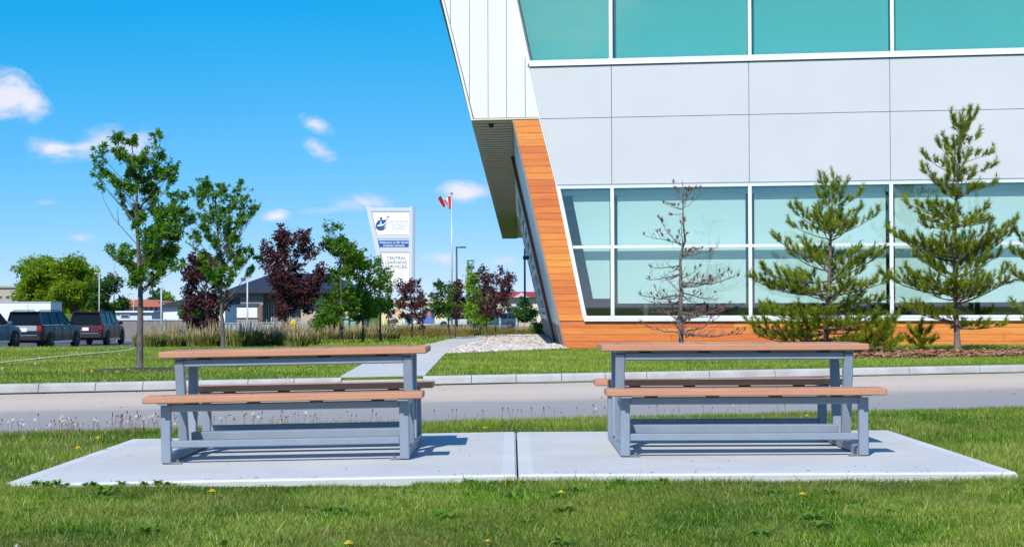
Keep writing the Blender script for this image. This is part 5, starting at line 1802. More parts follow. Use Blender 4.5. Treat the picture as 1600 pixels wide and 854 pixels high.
# green electrical boxes
def ebox(label, x0, x1, y0, Y, dpt, col):
    X0 = (x0 - 800) / F * Y; X1 = (x1 - 800) / F * Y
    z0 = float(T(X0, Y)); z1 = at(x0, y0, Y).z
    root = empty('utility_box', ((X0 + X1) / 2, Y + dpt / 2, z0), label, 'utility box', 'green utility boxes behind the maples')
    m_ = plain('utility_green', col, .5)
    cx = (X0 + X1) / 2; w = X1 - X0
    mb = MB(); mb.box((cx, Y + dpt / 2, (z0 + z1) / 2), (w, dpt, z1 - z0), bev=.03); mb.build('body', m_, root)
    mb = MB(); mb.box((cx, Y + dpt / 2 - .02, z1 + .03), (w + .08, dpt + .1, .06), bev=.015); mb.build('lid', m_, root)
    for s in (-1, 1):
        mb = MB(); mb.box((cx + s * w * .235, Y - .006, (z0 + z1) / 2), (w * .44, .02, (z1 - z0) * .82), bev=.005); mb.build('door', plain('utility_door', (.24, .42, .38), .5), root)


ebox('wider pale green electrical box behind the slender maple trunk', 528, 545, 498, 72, .8, (.22, .40, .36))
ebox('narrower pale green electrical box, the right one of the pair', 547, 557, 500, 74, .7, (.25, .44, .38))
# yellow marker post
p = onT((459 - 800) / F * 66, 66)
root = empty('fire_hydrant', p, 'small yellow hydrant poking out of the tall grasses', 'hydrant')
yl = plain('hydrant_yellow', (.75, .50, .04), .4)
mb = MB(); mb.tube([p, p + UP * .08, p + UP * .08, p + UP * .75, p + UP * .78, p + UP * .9, p + UP * .98], [.16, .16, .11, .11, .14, .12, .03], 10); mb.build('barrel', yl, root, smooth=False)
for s in (-1, 1):
    mb = MB(); mb.tube([p + UP * .6, p + UP * .6 + Vector((s * .2, 0, 0))], .06, 8); mb.build('nozzle', yl, root)

# ------------------------------------------------------------------ writing
def text_mesh(txt, name='lettering', bold=False, spacing=1.0):
    cu = bpy.data.curves.new(name, 'FONT'); cu.body = txt; cu.align_x = 'LEFT'; cu.size = 1.0; cu.space_character = spacing
    cu.extrude = .01
    if bold: cu.offset = .012
    ob = bpy.data.objects.new('tmp', cu); COL.objects.link(ob)
    bpy.context.view_layer.update()
    me = bpy.data.meshes.new_from_object(ob.evaluated_get(bpy.context.evaluated_depsgraph_get()))
    bpy.data.objects.remove(ob)
    me.name = name
    return me


def text(txt, x0, x1, ybase, h, Y, mt, parent, name='lettering', bold=False, spacing=1.0):
    """lettering from photo x0 to x1, baseline y, capital height h (photo px), standing at depth Y"""
    me = text_mesh(txt, name, bold, spacing)
    n = len(me.vertices); co = np.empty(n * 3, np.float32); me.vertices.foreach_get('co', co); co = co.reshape(-1, 3)
    mn = co.min(0); mx = co.max(0)
    cap = .72
    A = at(x0, ybase, Y); B = at(x1, ybase, Y)
    sx = (B.x - A.x) / (mx[0] - mn[0]); sz = (h / F * Y) / cap
    o = wloc(parent)
    out_ = np.c_[A.x + (co[:, 0] - mn[0]) * sx - o.x, Y - co[:, 2] * .6 - o.y, A.z + (co[:, 1]) * sz - o.z]
    me.vertices.foreach_set('co', out_.astype(np.float32).ravel())
    me.materials.clear(); me.materials.append(mt)
    me.update()
    return mkobj(name, me, parent)


# ------------------------------------------------------------------ the welcome sign pylon
YS = 122.0
sb_ = onT((615 - 800) / F * YS, YS)
sign = empty('sign_pylon', sb_, 'tall grey sign pylon with slanted left edge and white school name panels', 'sign')
sg = plain('sign_frame_grey', (.58, .61, .68), .4)
wh_ = plain('sign_white', (.86, .87, .88), .4)
nav = plain('sign_navy', (.010, .085, .26), .4); tx_ = plain('sign_grey_text', (.10, .11, .13), .5); pale_t = plain('sign_pale_text', (.42, .48, .56), .5)
def spoly(name, px, d0, d1, mt, parent=sign):
    mb = MB(); mb.prism([at(x, y, YS) for x, y in px], Vector((0, d0, 0)), Vector((0, d1, 0))); return mb.build(name, mt, parent)
sl = lambda y: 573 + (y - 323) * .222
spoly('slanted_post', [(sl(322) - 1, 322), (sl(322) + 6, 322), (sl(514) + 6, 514), (sl(514) - 1, 514)], -.2, .25, sg)
spoly('straight_post', [(640.5, 323), (645, 323), (645, 516), (640.5, 516)], -.2, .25, sg)
spoly('straight_post', [(646, 321), (648, 321), (648, 516), (646, 516)], -.25, .3, plain('sign_edge_grey', (.42, .45, .52), .4))
for (a, b) in ((324.5, 330), (366.5, 373), (387.5, 393.5), (446, 452)):
    spoly('cross_beam', [(sl(a) + 5.5, a), (640.6, a), (640.6, b), (sl(b) + 5.5, b)], -.17, .22, sg)
for (a, b, nm) in ((331, 366, 'name_panel'), (374, 387, 'message_panel'), (394.5, 445.5, 'service_panel')):
    spoly(nm, [(sl(a) + 6.8, a), (639.8, a), (639.8, b), (sl(b) + 6.8, b)], -.10, .12, wh_)
spoly('message_screen', [(591.5, 375.5), (638.8, 375.5), (638.8, 386), (591.5, 386)], -.125, -.10, plain('screen_blue', (.015, .10, .36), .3))
YT = YS - .135
wt_ = plain('letter_white', (.85, .87, .9), .5)
text('Welcome to Elk Island', 593, 637.5, 380.2, 3.2, YT, wt_, sign, bold=True)
text('Catholic Schools', 599, 632, 384.8, 3.2, YT, wt_, sign, bold=True)
YT = YS - .11
text('ELK', 609, 616.5, 347.5, 4.0, YT, pale_t, sign)
text('ISLAND', 619, 637.5, 347.5, 4.0, YT, pale_t, sign)
text('CATHOLIC', 612, 635.5, 353.2, 4.0, YT, pale_t, sign)
text('SCHOOLS', 613, 634.5, 358.4, 4.0, YT, pale_t, sign)
text('CENTRAL', 604, 634.5, 405.2, 4.8, YT, tx_, sign)
text('LEARNING', 602, 636, 411.9, 4.8, YT, tx_, sign)
text('SERVICES', 602, 635.5, 418.6, 4.8, YT, tx_, sign)
# emblem: two figures held in swooping strokes, with a cross
def disc(cx, cy, rx, ry, d, mt, name, a0=0, a1=360, n=20):
    P = [(cx + rx * math.cos(rad(a0 + (a1 - a0) * k / n)), cy - ry * math.sin(rad(a0 + (a1 - a0) * k / n))) for k in range(n + (0 if a1 - a0 == 360 else 1))]
    return spoly(name, P, -d, -.10, mt)
def swoosh(name, pts_top, pts_bot, d, mt):
    mb = MB()
    n = len(pts_top)
    for i in range(n - 1):
        mb.prism([at(*pts_top[i], YS), at(*pts_top[i + 1], YS), at(*pts_bot[i + 1], YS), at(*pts_bot[i], YS)], Vector((0, -d, 0)), Vector((0, -.10, 0)))
    return mb.build(name, mt, sign)
disc(595.6, 341.2, 1.9, 2.1, .115, nav, 'emblem_head')
swoosh('emblem_stroke', [(587.5, 350), (590, 345.5), (593, 343.8), (598, 343.6), (602, 343.6), (605, 342.5)], [(587.7, 353.5), (590, 351.5), (592.5, 350.8), (597, 351), (601.5, 348), (605, 342.8)], .112, nav)
swoosh('emblem_stroke', [(587, 352.2), (590, 353.2), (594, 353.6), (599, 352.3), (604.5, 347.5)], [(587.4, 356), (590, 357), (594, 357), (599.5, 355.8), (604.7, 348)], .112, nav)
swoosh('emblem_stroke', [(587.6, 355.6), (591, 357), (595, 357.2), (600, 356), (604.3, 352.5)], [(590, 358.8), (592, 359.8), (596, 360.3), (600, 359), (604.4, 353)], .114, nav)
disc(595.2, 347.0, 1.1, 1.2, .118, wh_, 'emblem_small_head')
swoosh('emblem_small_body', [(593.2, 351.5), (594.2, 348.6), (596.2, 348.6), (597.4, 351)], [(593.2, 352.4), (594.6, 350.4), (596, 350.4), (597.6, 351.8)], .118, wh_)
spoly('emblem_cross', [(605.9, 336.5), (606.8, 336.5), (606.8, 343.5), (605.9, 343.5)], -.114, -.10, tx_)
spoly('emblem_cross', [(604.2, 338.4), (608.6, 338.4), (608.6, 339.2), (604.2, 339.2)], -.118, -.10, tx_)

# ------------------------------------------------------------------ picture board (generic picture)
YB = 114
bb = empty('picture_board', onT((660 - 800) / F * YB, YB), 'low white and blue picture board standing among the shrubs', 'sign board')
def bpoly(name, px, d0, d1, mt, Y=YB, parent=bb):
    mb = MB(); mb.prism([at(x, y, Y) for x, y in px], Vector((0, d0, 0)), Vector((0, d1, 0))); return mb.build(name, mt, parent)
bpoly('board', [(628.5, 482.5), (679, 482.5), (679, 506), (628.5, 506)], 0, .08, plain('board_frame', (.25, .3, .33), .5))
bpoly('white_print', [(629.3, 483.3), (659, 483.3), (659, 505), (629.3, 505)], -.012, 0, plain('board_pale', (.62, .78, .88), .5))
bpoly('blue_print', [(659.5, 483.3), (678.4, 483.3), (678.4, 505), (659.5, 505)], -.012, 0, plain('board_blue', (.03, .07, .30), .5))
bpoly('printed_figure', [(663, 504.8), (664, 497), (668, 494.5), (673, 494.5), (677, 497), (678, 504.8)], -.02, -.012, plain('board_shirt', (.10, .18, .55), .5))
bpoly('printed_face', [(667, 490), (669, 486.5), (672.5, 486.5), (674.5, 490), (673, 494.5), (668.5, 494.5)], -.026, -.012, plain('board_face', (.40, .17, .12), .6))
bpoly('printed_figure', [(632, 504), (633, 492), (638, 488), (643, 493), (644, 504)], -.02, -.012, plain('board_teal', (.10, .30, .45), .5))
for x in (633, 674):
    bpoly('post', [(x, 506), (x + 2, 506), (x + 2, 521), (x, 521)], 0, .1, plain('board_frame', (.25, .3, .33), .5))

# ------------------------------------------------------------------ fences and walls
def fence(label, pts, ytop_h, bw, mt, cap=None, rails=True, name='fence', gapw=.015, postmt=None, joined=False):
    """pts: list of (x, y); boards stand side by side on the ground"""
    a0 = onT(*pts[0]); root = empty(name, a0, label, 'fence')
    brd = MB(); rng = random.Random(len(label))
    d = 0
    for (p, q) in zip(pts[:-1], pts[1:]):
        p = Vector((*p, 0)); q = Vector((*q, 0)); ln = (q - p).length; e = (q - p).normalized(); ang = math.atan2(e.y, e.x)
        n = int(ln / bw)
        for i in range(n):
            c = p + e * (i + .5) * bw; z = float(T(c.x, c.y)); h = ytop_h * (1 + rng.uniform(-.012, .012))
            brd.box((c.x, c.y, z + h / 2), (bw - gapw, .022, h), rz=ang)
        k = max(1, int(ln / 2.4))
        for i in range(k + 1):
            c = p + e * (ln * i / k) - Vector((e.y, -e.x, 0)) * -.06; z = float(T(c.x, c.y))
            mb = MB(); mb.box((c.x, c.y, z + ytop_h * .52), (.1, .1, ytop_h * 1.04), rz=ang); mb.build('post', postmt or mt, root)
        mb = MB()
        A = p.copy(); B = q.copy(); A.z = float(T(p.x, p.y)) + ytop_h + .03; B.z = float(T(q.x, q.y)) + ytop_h + .03
        mb.beam(A, B, .13, .05); mb.build('cap_rail', cap or mt, root)
    o = brd.build('boards', mt, root); o['kind'] = 'stuff'
    return root


wf = mat('weathered_grey_fence', (.27, .25, .25), .85, var=.3, scale=2, stretch=(3, 3, .5))
bf = mat('blue_grey_fence', (.33, .40, .48), .7, var=.15, scale=1.5, stretch=(3, 3, .5))
XP = lambda px, Y: ((px - 800) / F * Y, Y)
fence('weathered grey board fence behind the nearest maple with a pale rail on top', [XP(186, 104), XP(300, 98)], 1.35, .16, wf, plain('pale_rail', (.62, .68, .74), .5))
fence('blue grey panel fence running behind the tall grasses to the maples', [XP(296, 96), XP(500, 92)], 1.10, .18, bf, None, postmt=plain('fence_post_dark', (.10, .16, .24), .6))
# low cream wall by the parking
p = onT((820 - 800) / F * 112, 112)
root = empty('low_wall', p, 'low cream block wall between the dark pole and the building', 'wall')
for k in range(4):
    for j in range(2):
        mb = MB(); mb.box((p.x - .35 + k * .42 + (.1 if j else 0), p.y, p.z + .22 + j * .30), (.40, .3, .28), bev=.015); mb.build('block', plain('cream_block', (.50, .45, .38), .85, var=.1), root)

# ------------------------------------------------------------------ buildings behind
def bx(root, name, x0, x1, y0, y1, Y, dep, mt, y1z=None, off=0.0):
    """box whose front face covers photo x0..x1, y0..y1 at depth Y"""
    A = at(x0, y0, Y); B = at(x1, y1, Y)
    z1 = A.z; z0 = B.z if y1z is None else y1z
    mb = MB(); mb.box(((A.x + B.x) / 2, Y + dep / 2 - off, (z0 + z1) / 2), (abs(B.x - A.x), dep, z1 - z0))
    return mb.build(name, mt, root)


def win(root, x0, x1, y0, y1, Y, frame=True):
    f = bx(root, 'window', x0, x1, y0, y1, Y - .06, .08, plain('far_frame', (.55, .55, .55), .5))
    g_ = MB(); A = at(x0, y0, Y - .1); B = at(x1, y1, Y - .1); m = .06
    g_.box(((A.x + B.x) / 2, Y - .08, (A.z + B.z) / 2), (abs(B.x - A.x) - 2 * m, .06, abs(A.z - B.z) - 2 * m))
    g_.build('pane', plain('far_glass', (.04, .07, .09), .1), f)
    return f


YH = 128.0
taupe = plain('taupe_wall', (.30, .26, .25), .8, var=.06); tan_ = plain('tan_wall', (.50, .39, .31), .8, var=.06)
roofm = plain('dark_slate_roof', (.022, .03, .05), .7, var=.3, scale=3)
hz = float(T((460 - 800) / F * YH, YH)) - .1
house = empty('house', ((460 - 800) / F * YH, YH, hz), 'long taupe house with a dark hipped roof behind the purple tree', 'house')
bx(house, 'wall', 358, 411, 454.5, 0, YH, 8, taupe, hz)
bx(house, 'wall', 411.2, 470, 456, 0, YH + 1.2, 8, plain('taupe_wall_shaded', (.25, .215, .21), .8), hz)  # shade of an angled side face, put into a darker taupe
bx(house, 'wall', 470.2, 556, 455.5, 0, YH + .6, 8, tan_, hz)
# garage under the left part
gf = bx(house, 'garage_door', 358, 402, 478, 496, YH - .12, .12, plain('garage_white', (.74, .76, .78), .5))
bx(house, 'garage_header', 356, 404, 473.5, 477.6, YH - .25, .25, plain('header_blue', (.05, .07, .11), .6))
bx(house, 'stone_pier', 402.3, 410, 476, 0, YH - .2, .3, plain('brown_stone', (.20, .14, .11), .9, var=.4, scale=6), hz)
for x in (416, 424, 432, 440, 452, 462):
    win(house, x, x + 4, 473, 500, YH + 1.2)
for x in (510, 516, 522, 528):
    win(house, x, x + 3.2, 472, 500, YH + .6)
for x in (478, 492):
    win(house, x, x + 7, 474, 488, YH + .6)
# hipped roof
mb = MB()
zE = at(0, 454.5, YH).z; zR = at(0, 428.5, YH + 5).z
xl = at(352, 0, YH - .7).x; xr = at(559, 0, YH - .7).x
e = [Vector((xl, YH - .7, zE)), Vector((xr, YH - .7, zE)), Vector((xr, YH + 11, zE)), Vector((xl, YH + 11, zE))]
r0_ = Vector((at(425, 0, YH + 5).x, YH + 5, zR)); r1_ = Vector((at(512, 0, YH + 5).x, YH + 5, zR))
dn = Vector((0, 0, -.22))
mb.face([e[0], e[1], r1_, r0_]); mb.face([e[1], e[2], r1_]); mb.face([e[2], e[3], r0_, r1_]); mb.face([e[3], e[0], r0_])
for i in range(4): mb.face([e[i] + dn, e[(i + 1) % 4] + dn, e[(i + 1) % 4], e[i]])
mb.face([q + dn for q in e])
mb.build('roof', roofm, house)
# gabled porch at its right end
YG = 108.0
gz = float(T((555 - 800) / F * YG, YG)) - .1
porch = empty('gabled_house', ((556 - 800) / F * YG, YG, gz), 'gabled house end with a stone pillar between the slender maples', 'house')
bx(porch, 'wall', 522, 546, 466, 0, YG + .3, 6, plain('peach_wall', (.56, .40, .31), .8), gz)
bx(porch, 'stone_wall', 549, 566, 476, 0, YG, 6, plain('grey_stone', (.42, .39, .37), .9, var=.3, scale=5), gz)
bx(porch, 'gable_panel', 549, 566, 462, 475.5, YG + .1, 6, plain('brown_board', (.22, .10, .06), .7), None)
bx(porch, 'post', 546.5, 548.5, 455, 0, YG - .3, .25, plain('dark_post', (.03, .035, .045), .6), gz)
mb = MB()
P = [at(505, 470, YG - .5), at(536, 446, YG - .5), at(570, 465, YG - .5), at(570, 468, YG - .5), at(536, 449.5, YG - .5), at(505, 474, YG - .5)]
mb.prism(P, Vector((0, 0, 0)), Vector((0, 7, 0))); mb.build('roof', roofm, porch)
# white shed with sloping dark roof
YW = 118.0
wz = float(T((280 - 800) / F * YW, YW)) - .1
shed = empty('shed', ((285 - 800) / F * YW, YW, wz), 'long white shed with a sloping dark roof behind the grey fence', 'shed')
bx(shed, 'wall', 255, 352, 474.5, 0, YW, 5, plain('shed_white', (.72, .75, .78), .6), wz)
mb = MB(); P = [at(250, 476.5, YW - .4), at(309, 461, YW - .4), at(354, 463, YW - .4), at(354, 475, YW - .4), at(250, 478.5, YW - .4)]
mb.prism(P, Vector((0, 0, 0)), Vector((0, 6, 0))); mb.build('roof', roofm, shed)
win(shed, 279, 288, 484, 487, YW)
# pale flat roofed building with red roof farther back
YR = 230.0
rz_ = float(T((225 - 800) / F * YR, YR)) - .1
rr_ = empty('red_roofed_building', ((225 - 800) / F * YR, YR, rz_), 'distant low building with an orange red roof seen past the nearest maple trunk', 'building')
bx(rr_, 'wall', 192, 250, 478, 0, YR, 10, plain('far_cream', (.58, .50, .42), .8), rz_)
mb = MB(); P = [at(189, 479, YR - .8), at(198, 468.5, YR - .8), at(222, 467.5, YR - .8), at(246, 471, YR - .8), at(253, 479, YR - .8)]
mb.prism(P, Vector((0, 0, 0)), Vector((0, 11, 0))); mb.build('roof', plain('orange_red_roof', (.48, .13, .08), .7), rr_)
for x in (198, 206, 226, 234, 242): win(rr_, x, x + 4, 480, 485, YR)
# trailer building with dark windows behind fence
YL = 106.0
lz = float(T((260 - 800) / F * YL, YL)) - .1
lg = empty('site_cabin', ((225 - 800) / F * YL, YL, lz), 'pale flat roofed site cabin with a dark window behind the fence', 'cabin')
bx(lg, 'wall', 182, 238, 488, 0, YL, 3, plain('cabin_pale', (.55, .62, .68), .6), lz)
bx(lg, 'roof', 180, 240, 485.5, 487.8, YL - .2, 3.4, plain('cabin_roof', (.66, .72, .78), .5))
win(lg, 188, 202, 490.5, 495.5, YL)
# beige building far left
YB2 = 190.0
bz_ = float(T((0 - 800) / F * YB2, YB2)) - .1
fb = empty('flat_roofed_building', ((5 - 800) / F * YB2, YB2, bz_), 'beige flat roofed building at the far left edge behind the white truck', 'building')
bx(fb, 'wall', -80, 29, 449.5, 0, YB2, 12, plain('beige_wall', (.42, .36, .30), .85, var=.06), bz_)
bx(fb, 'parapet', -82, 30, 446.5, 449.3, YB2 - .2, 12.4, plain('beige_cap', (.36, .33, .30), .8))
for x in (-20, -4, 8, 17): win(fb, x, x + 7, 461, 465.5, YB2)
# white truck box behind the cars
YT2 = 100.0
tz = float(T((30 - 800) / F * YT2, YT2))
tk = empty('white_truck', ((20 - 800) / F * YT2, YT2, tz), 'long white truck box standing behind the parked cars at the far left', 'truck')
bx(tk, 'cargo_box', -110, 79, 472.5, 515, YT2, 2.5, plain('truck_white', (.70, .74, .78), .4))
bx(tk, 'roof_edge', -111, 80, 471.3, 472.4, YT2 - .03, 2.56, plain('truck_edge', (.35, .45, .55), .4))
for px in (-60, 20, 60):
    c = at(px, 530, YT2); mb = MB(); mb.tube([(c.x, YT2 - .02, tz + .48), (c.x, YT2 + .3, tz + .48)], .48, 16); w_ = mb.build('wheel', M['rubber'], tk)
bx(tk, 'chassis', -108, 77, 516, 521, YT2 + .3, 1.9, M['rubber'])
# cream building with maroon roof behind the wagon
YC = 245.0
cz = float(T((800 - 800) / F * YC, YC)) - .1
cb_ = empty('maroon_roofed_building', (0, YC, cz), 'cream building with a maroon roof behind the parked blue wagon', 'building')
bx(cb_, 'wall', 764, 880, 463.5, 0, YC, 14, plain('cream_wall', (.66, .58, .46), .8), cz)
mb = MB(); P = [at(762, 464, YC - 1), at(766, 455.5, YC - 1), at(880, 455.5, YC - 1), at(880, 464, YC - 1)]
mb.prism(P, Vector((0, 0, 0)), Vector((0, 15, 0))); mb.build('roof', plain('maroon_roof', (.30, .035, .06), .7), cb_)
mb = MB(); P = [at(802, 464.3, YC - 1.4), at(815, 456.5, YC - 1.4), at(828, 464.3, YC - 1.4)]
mb.prism(P, Vector((0, 0, 0)), Vector((0, .4, 0))); mb.build('gable', plain('gable_lilac', (.50, .45, .52), .8), cb_)
bx(cb_, 'awning', 790, 812, 478, 480.5, YC - 1.0, 1.0, plain('awning_teal', (.05, .14, .14), .6))
for x in (770, 780, 792, 803, 818): win(cb_, x, x + 6, 481.5, 487, YC)
# pale yellow shops behind the sign
YY = 235.0
yz = float(T((650 - 800) / F * YY, YY)) - .1
yb = empty('yellow_shop', ((650 - 800) / F * YY, YY, yz), 'low pale yellow shop building behind the picture board and sign', 'building')
bx(yb, 'wall', 596, 702, 473, 0, YY, 12, plain('pale_yellow_wall', (.70, .60, .34), .8), yz)
bx(yb, 'roof', 594, 704, 469.5, 472.8, YY - .5, 13, plain('far_cream', (.58, .50, .42), .8))
bx(yb, 'fascia_panel', 621, 628, 489, 494, YY - .3, .3, plain('orange_panel', (.65, .18, .05), .6))
for x in (602, 612, 634, 652, 668, 684): win(yb, x, x + 6, 481, 489, YY)

# distant trees
YD = 420
def treeline():
    rng = np.random.default_rng(91)
    C = []; t_ = []
    x = -700
    pr_ = random.Random(5)
    while x < 1000:
        w = pr_.uniform(14, 40); top = pr_.uniform(462, 474); 
        n = int(w * 26)
        a = rng.random(n) * 6.28; q = np.sqrt(rng.random(n))
        px = x + w / 2 + np.cos(a) * q * w * .62; py = 486 - (486 - top) * np.abs(np.sin(a)) * q * 1.0
        Y = YD + rng.uniform(-6, 6, n)
        X = (px - 800) / F * Y; Z = 1.02 + (480 - py) / F * Y
        C.append(np.c_[X, Y, Z]); t_.append(np.full(n, pr_.random()) * .6 + rng.random(n) * .4)
        x += w * .7
    C = np.concatenate(C); t_ = np.concatenate(t_)
    n = len(C); d = rng.normal(0, 1, (n, 3)); d /= np.linalg.norm(d, axis=1, keepdims=True); s = np.cross(d, rng.normal(0, 1, (n, 3))); s /= np.linalg.norm(s, axis=1, keepdims=True)
    z = 1.1
    V = np.stack([C - d * z * .5, C + s * z * .35, C + d * z * .5, C - s * z * .35], 1)
    o = mkobj('distant_trees', arrmesh('distant_trees', V, 4, M['yg'], t_)); props(o, 'distant line of yellow green trees on the horizon', 'trees', kind='stuff')


treeline()
for i, (px, top, lab) in enumerate(((249, 448, 'thin distant poplar right of the nearest maple, the middle one'), (243, 455, 'thin distant poplar right of the nearest maple, leftmost of three'), (264, 455, 'yellowish distant poplar right of the grey pole'))):
    atree(lab, 'distant poplars', px, 260, (px, top + 2), [(px, top + (484 - top) * f, 3.2 * (.5 + f * .6), 7) for f in (.15, .4, .65, .9)], 26, 4, M['darkgreen'] if i < 2 else M['yg'], 1.6, .55, .2, 300 + i, name='poplar_tree')

# ------------------------------------------------------------------ cars
def car(label, rear, heading, Lc, Wc, Hc, paint, glass=None, style='suv', rearmat=None, rails=True, group='cars parked in the lot', belt=1.02, wheel=.36, lamp_c=(.28, .015, .015), cat='car'):
    """rear: ground point under the middle of the rear bumper; heading: angle of the nose"""
    root = empty('parked_car', rear, label, cat, group, rz=heading)
    glass = glass or plain('car_glass', (.008, .012, .018), .12, spec=.18)
    hw = Wc / 2
    blk = plain('car_black_trim', (.012, .012, .014), .5); chrome = plain('car_chrome', (.6, .62, .65), .2, metal=.8); tyre = M['rubber']
    def P(name, mb, mt, parent=root, smooth=False): return mb.build(name, mt, parent, world=False, smooth=smooth)
    # body loft
    if style == 'suv':
        st = [(0, .42, .72, .86), (.012, .34, belt - .04, .94), (.05, .28, belt, .975), (.2, .25, belt, 1.0), (.5, .23, belt, 1.0), (.70, .24, belt + .01, 1.0), (.78, .25, belt - .02, .985), (.92, .27, belt - .09, .95), (.975, .30, belt - .20, .88), (1, .38, belt - .38, .76)]
    else:
        st = [(0, .42, .70, .80), (.015, .34, .86, .90), (.06, .28, .95, .96), (.2, .24, .94, 1.0), (.5, .21, .92, 1.0), (.68, .22, .93, 1.0), (.78, .24, .86, .985), (.92, .27, .76, .94), (.975, .30, .66, .87), (1, .36, .55, .74)]
    mb = MB(); rings = []
    for (fx, zb, zt, w) in st:
        x = fx * Lc; w = w * hw; zm = zb + (zt - zb) * .55
        ring = [(x, -w * .90, zb), (x, -w * .985, zb + .12), (x, -w, zm), (x, -w * .965, zt - .05), (x, -w * .90, zt), (x, -w * .4, zt + .012), (x, w * .4, zt + .012), (x, w * .90, zt), (x, w * .965, zt - .05), (x, w, zm), (x, w * .985, zb + .12), (x, w * .90, zb)]
        rings.append(len(mb.v)); mb.v += ring
    k = 12
    for i in range(len(rings) - 1):
        for j in range(k):
            a = rings[i] + j; b = rings[i] + (j + 1) % k
            mb.f.append((a, b, b + k, a + k)); mb.m.append(0)
    mb.f.append(tuple(range(k))); mb.m.append(0); mb.f.append(tuple(rings[-1] + j for j in range(k))); mb.m.append(0)
    P('body', mb, paint)
    # greenhouse
    zb = belt - .01 if style == 'suv' else .91
    if style == 'suv': xb0, xr0, xr1, xb1 = .02, .038, .56, .715
    else: xb0, xr0, xr1, xb1 = .04, .22, .52, .72
    wb = hw * .90; wr = hw * .74; zr = Hc - .05
    B = [(xb0 * Lc, -wb, zb), (xb1 * Lc, -wb, zb), (xb1 * Lc, wb, zb), (xb0 * Lc, wb, zb)]
    R = [(xr0 * Lc, -wr, zr), (xr1 * Lc, -wr, zr), (xr1 * Lc, wr, zr), (xr0 * Lc, wr, zr)]
    mb = MB(); mb.v += B + R
    for q in ((0, 1, 5, 4), (1, 2, 6, 5), (2, 3, 7, 6), (3, 0, 4, 7), (4, 5, 6, 7), (0, 3, 2, 1)): mb.f.append(q); mb.m.append(0)
    P('windows', mb, glass)
    mb = MB()
    cx = (xr0 + xr1) / 2 * Lc; lx = (xr1 - xr0) * Lc
    mb.box((cx, 0, zr + .02), (lx + .10, wr * 2 + .06, .07), bev=.03)
    P('roof', mb, paint)
    for sy in (-1, 1):
        def pt(fb, fr, t): # point on side glass plane
            xb = fb * Lc; xr = fr * Lc
            return Vector((xb + (xr - xb) * t, sy * (wb + (wr - wb) * t), zb + (zr - zb) * t))
        for nm, fb, fr, w in (('pillar', xb1, xr1, .07), ('pillar', .44, .42, .05), ('pillar', .235, .235, .06), ('pillar', xb0, xr0, .10)):
            mb = MB(); mb.beam(pt(fb, fr, 0), pt(fb, fr, 1), w, .05, up=(0, 1, 0)); P(nm, mb, paint)
        mb = MB(); mb.beam((xb0 * Lc, sy * wb * 1.005, zb + .012), (xb1 * Lc, sy * wb * 1.005, zb + .012), .02, .03); P('belt_trim', mb, chrome)
        if rails:
            mb = MB(); mb.tube([((xr0 + .02) * Lc, sy * wr * .9, zr + .05), ((xr0 + .04) * Lc, sy * wr * .9, zr + .10), ((xr1 - .04) * Lc, sy * wr * .9, zr + .10), ((xr1 - .01) * Lc, sy * wr * .9, zr + .05)], .022, 6); P('roof_rail', mb, blk)
        # mirror, handles, sill
        mb = MB(); mb.box(((xb1 - .055) * Lc, sy * (hw + .09), belt + .08), (.14, .22, .17), bev=.04); P('mirror', mb, paint)
        for f in (.30, .50):
            mb = MB(); mb.box((f * Lc, sy * (hw + .008), belt - .16), (.20, .03, .035), bev=.01); P('door_handle', mb, chrome)
        for f in (.275, .46, .665):
            mb = MB(); mb.box((f * Lc, sy * hw * 1.0, (belt + .3) / 2 + .05), (.012, .012, belt - .42)); P('door_seam', mb, blk)
        mb = MB(); mb.box((.46 * Lc, sy * (hw - .005), .29), (Lc * .46, .05, .12), bev=.02); P('sill_trim', mb, chrome if style == 'suv' else blk)
        # lamps
        mb = MB(); mb.box((.02, sy * hw * .80, belt - .16), (.10, .24, .28), bev=.03); P('tail_light', mb, plain('tail_red%s' % str(lamp_c), lamp_c, .25))
        mb = MB(); mb.box((Lc * .972, sy * hw * .72, belt - .32), (.16, .30, .13), bev=.03); P('headlight', mb, plain('headlight_clear', (.75, .78, .8), .15))
        for fx in (.19, .81):
            mb = MB(); mb.tube([(fx * Lc, sy * (hw * .80), wheel + .02), (fx * Lc, sy * (hw + .006), wheel + .02)], wheel + .055, 24); P('wheel_arch', mb, blk)
            wroot = MB(); wroot.tube([(fx * Lc, sy * (hw * .78), wheel), (fx * Lc, sy * (hw + .018), wheel)], wheel, 24); wo = P('wheel', wroot, tyre)
            mb = MB(); mb.tube([(fx * Lc, sy * (hw - .02), wheel), (fx * Lc, sy * (hw + .024), wheel)], wheel * .22, 10)
            for q in range(5):
                a = q * 2 * math.pi / 5 + .3
                mb.beam((fx * Lc, sy * (hw + .022), wheel), (fx * Lc + math.cos(a) * wheel * .66, sy * (hw + .022), wheel + math.sin(a) * wheel * .66), .02, .07, up=(0, 1, 0))
            mb.tube([(fx * Lc, sy * (hw + .0), wheel), (fx * Lc, sy * (hw + .022), wheel)], wheel * .30, 12)
            P('rim', mb, plain('rim_silver', (.22, .23, .25), .4, metal=.3), wo)
    # rear details
    if rearmat:
        mb = MB(); mb.box((.0, 0, belt - .15), (.06, hw * 1.36, .26), bev=.02); P('tailgate_panel', mb, rearmat)
    mb = MB(); mb.box((-.025, 0, belt - .22), (.03, .34, .17)); P('licence_plate', mb, plain('plate_white', (.75, .75, .75), .5))
    mb = MB(); mb.box((-.01, 0, .47), (.14, hw * 1.80, .22), bev=.05); P('rear_bumper', mb, blk if style == 'suv' else paint)
    mb = MB(); mb.box((-.06, 0, .62), (.08, hw * 1.5, .05), bev=.02); P('bumper_trim', mb, chrome)
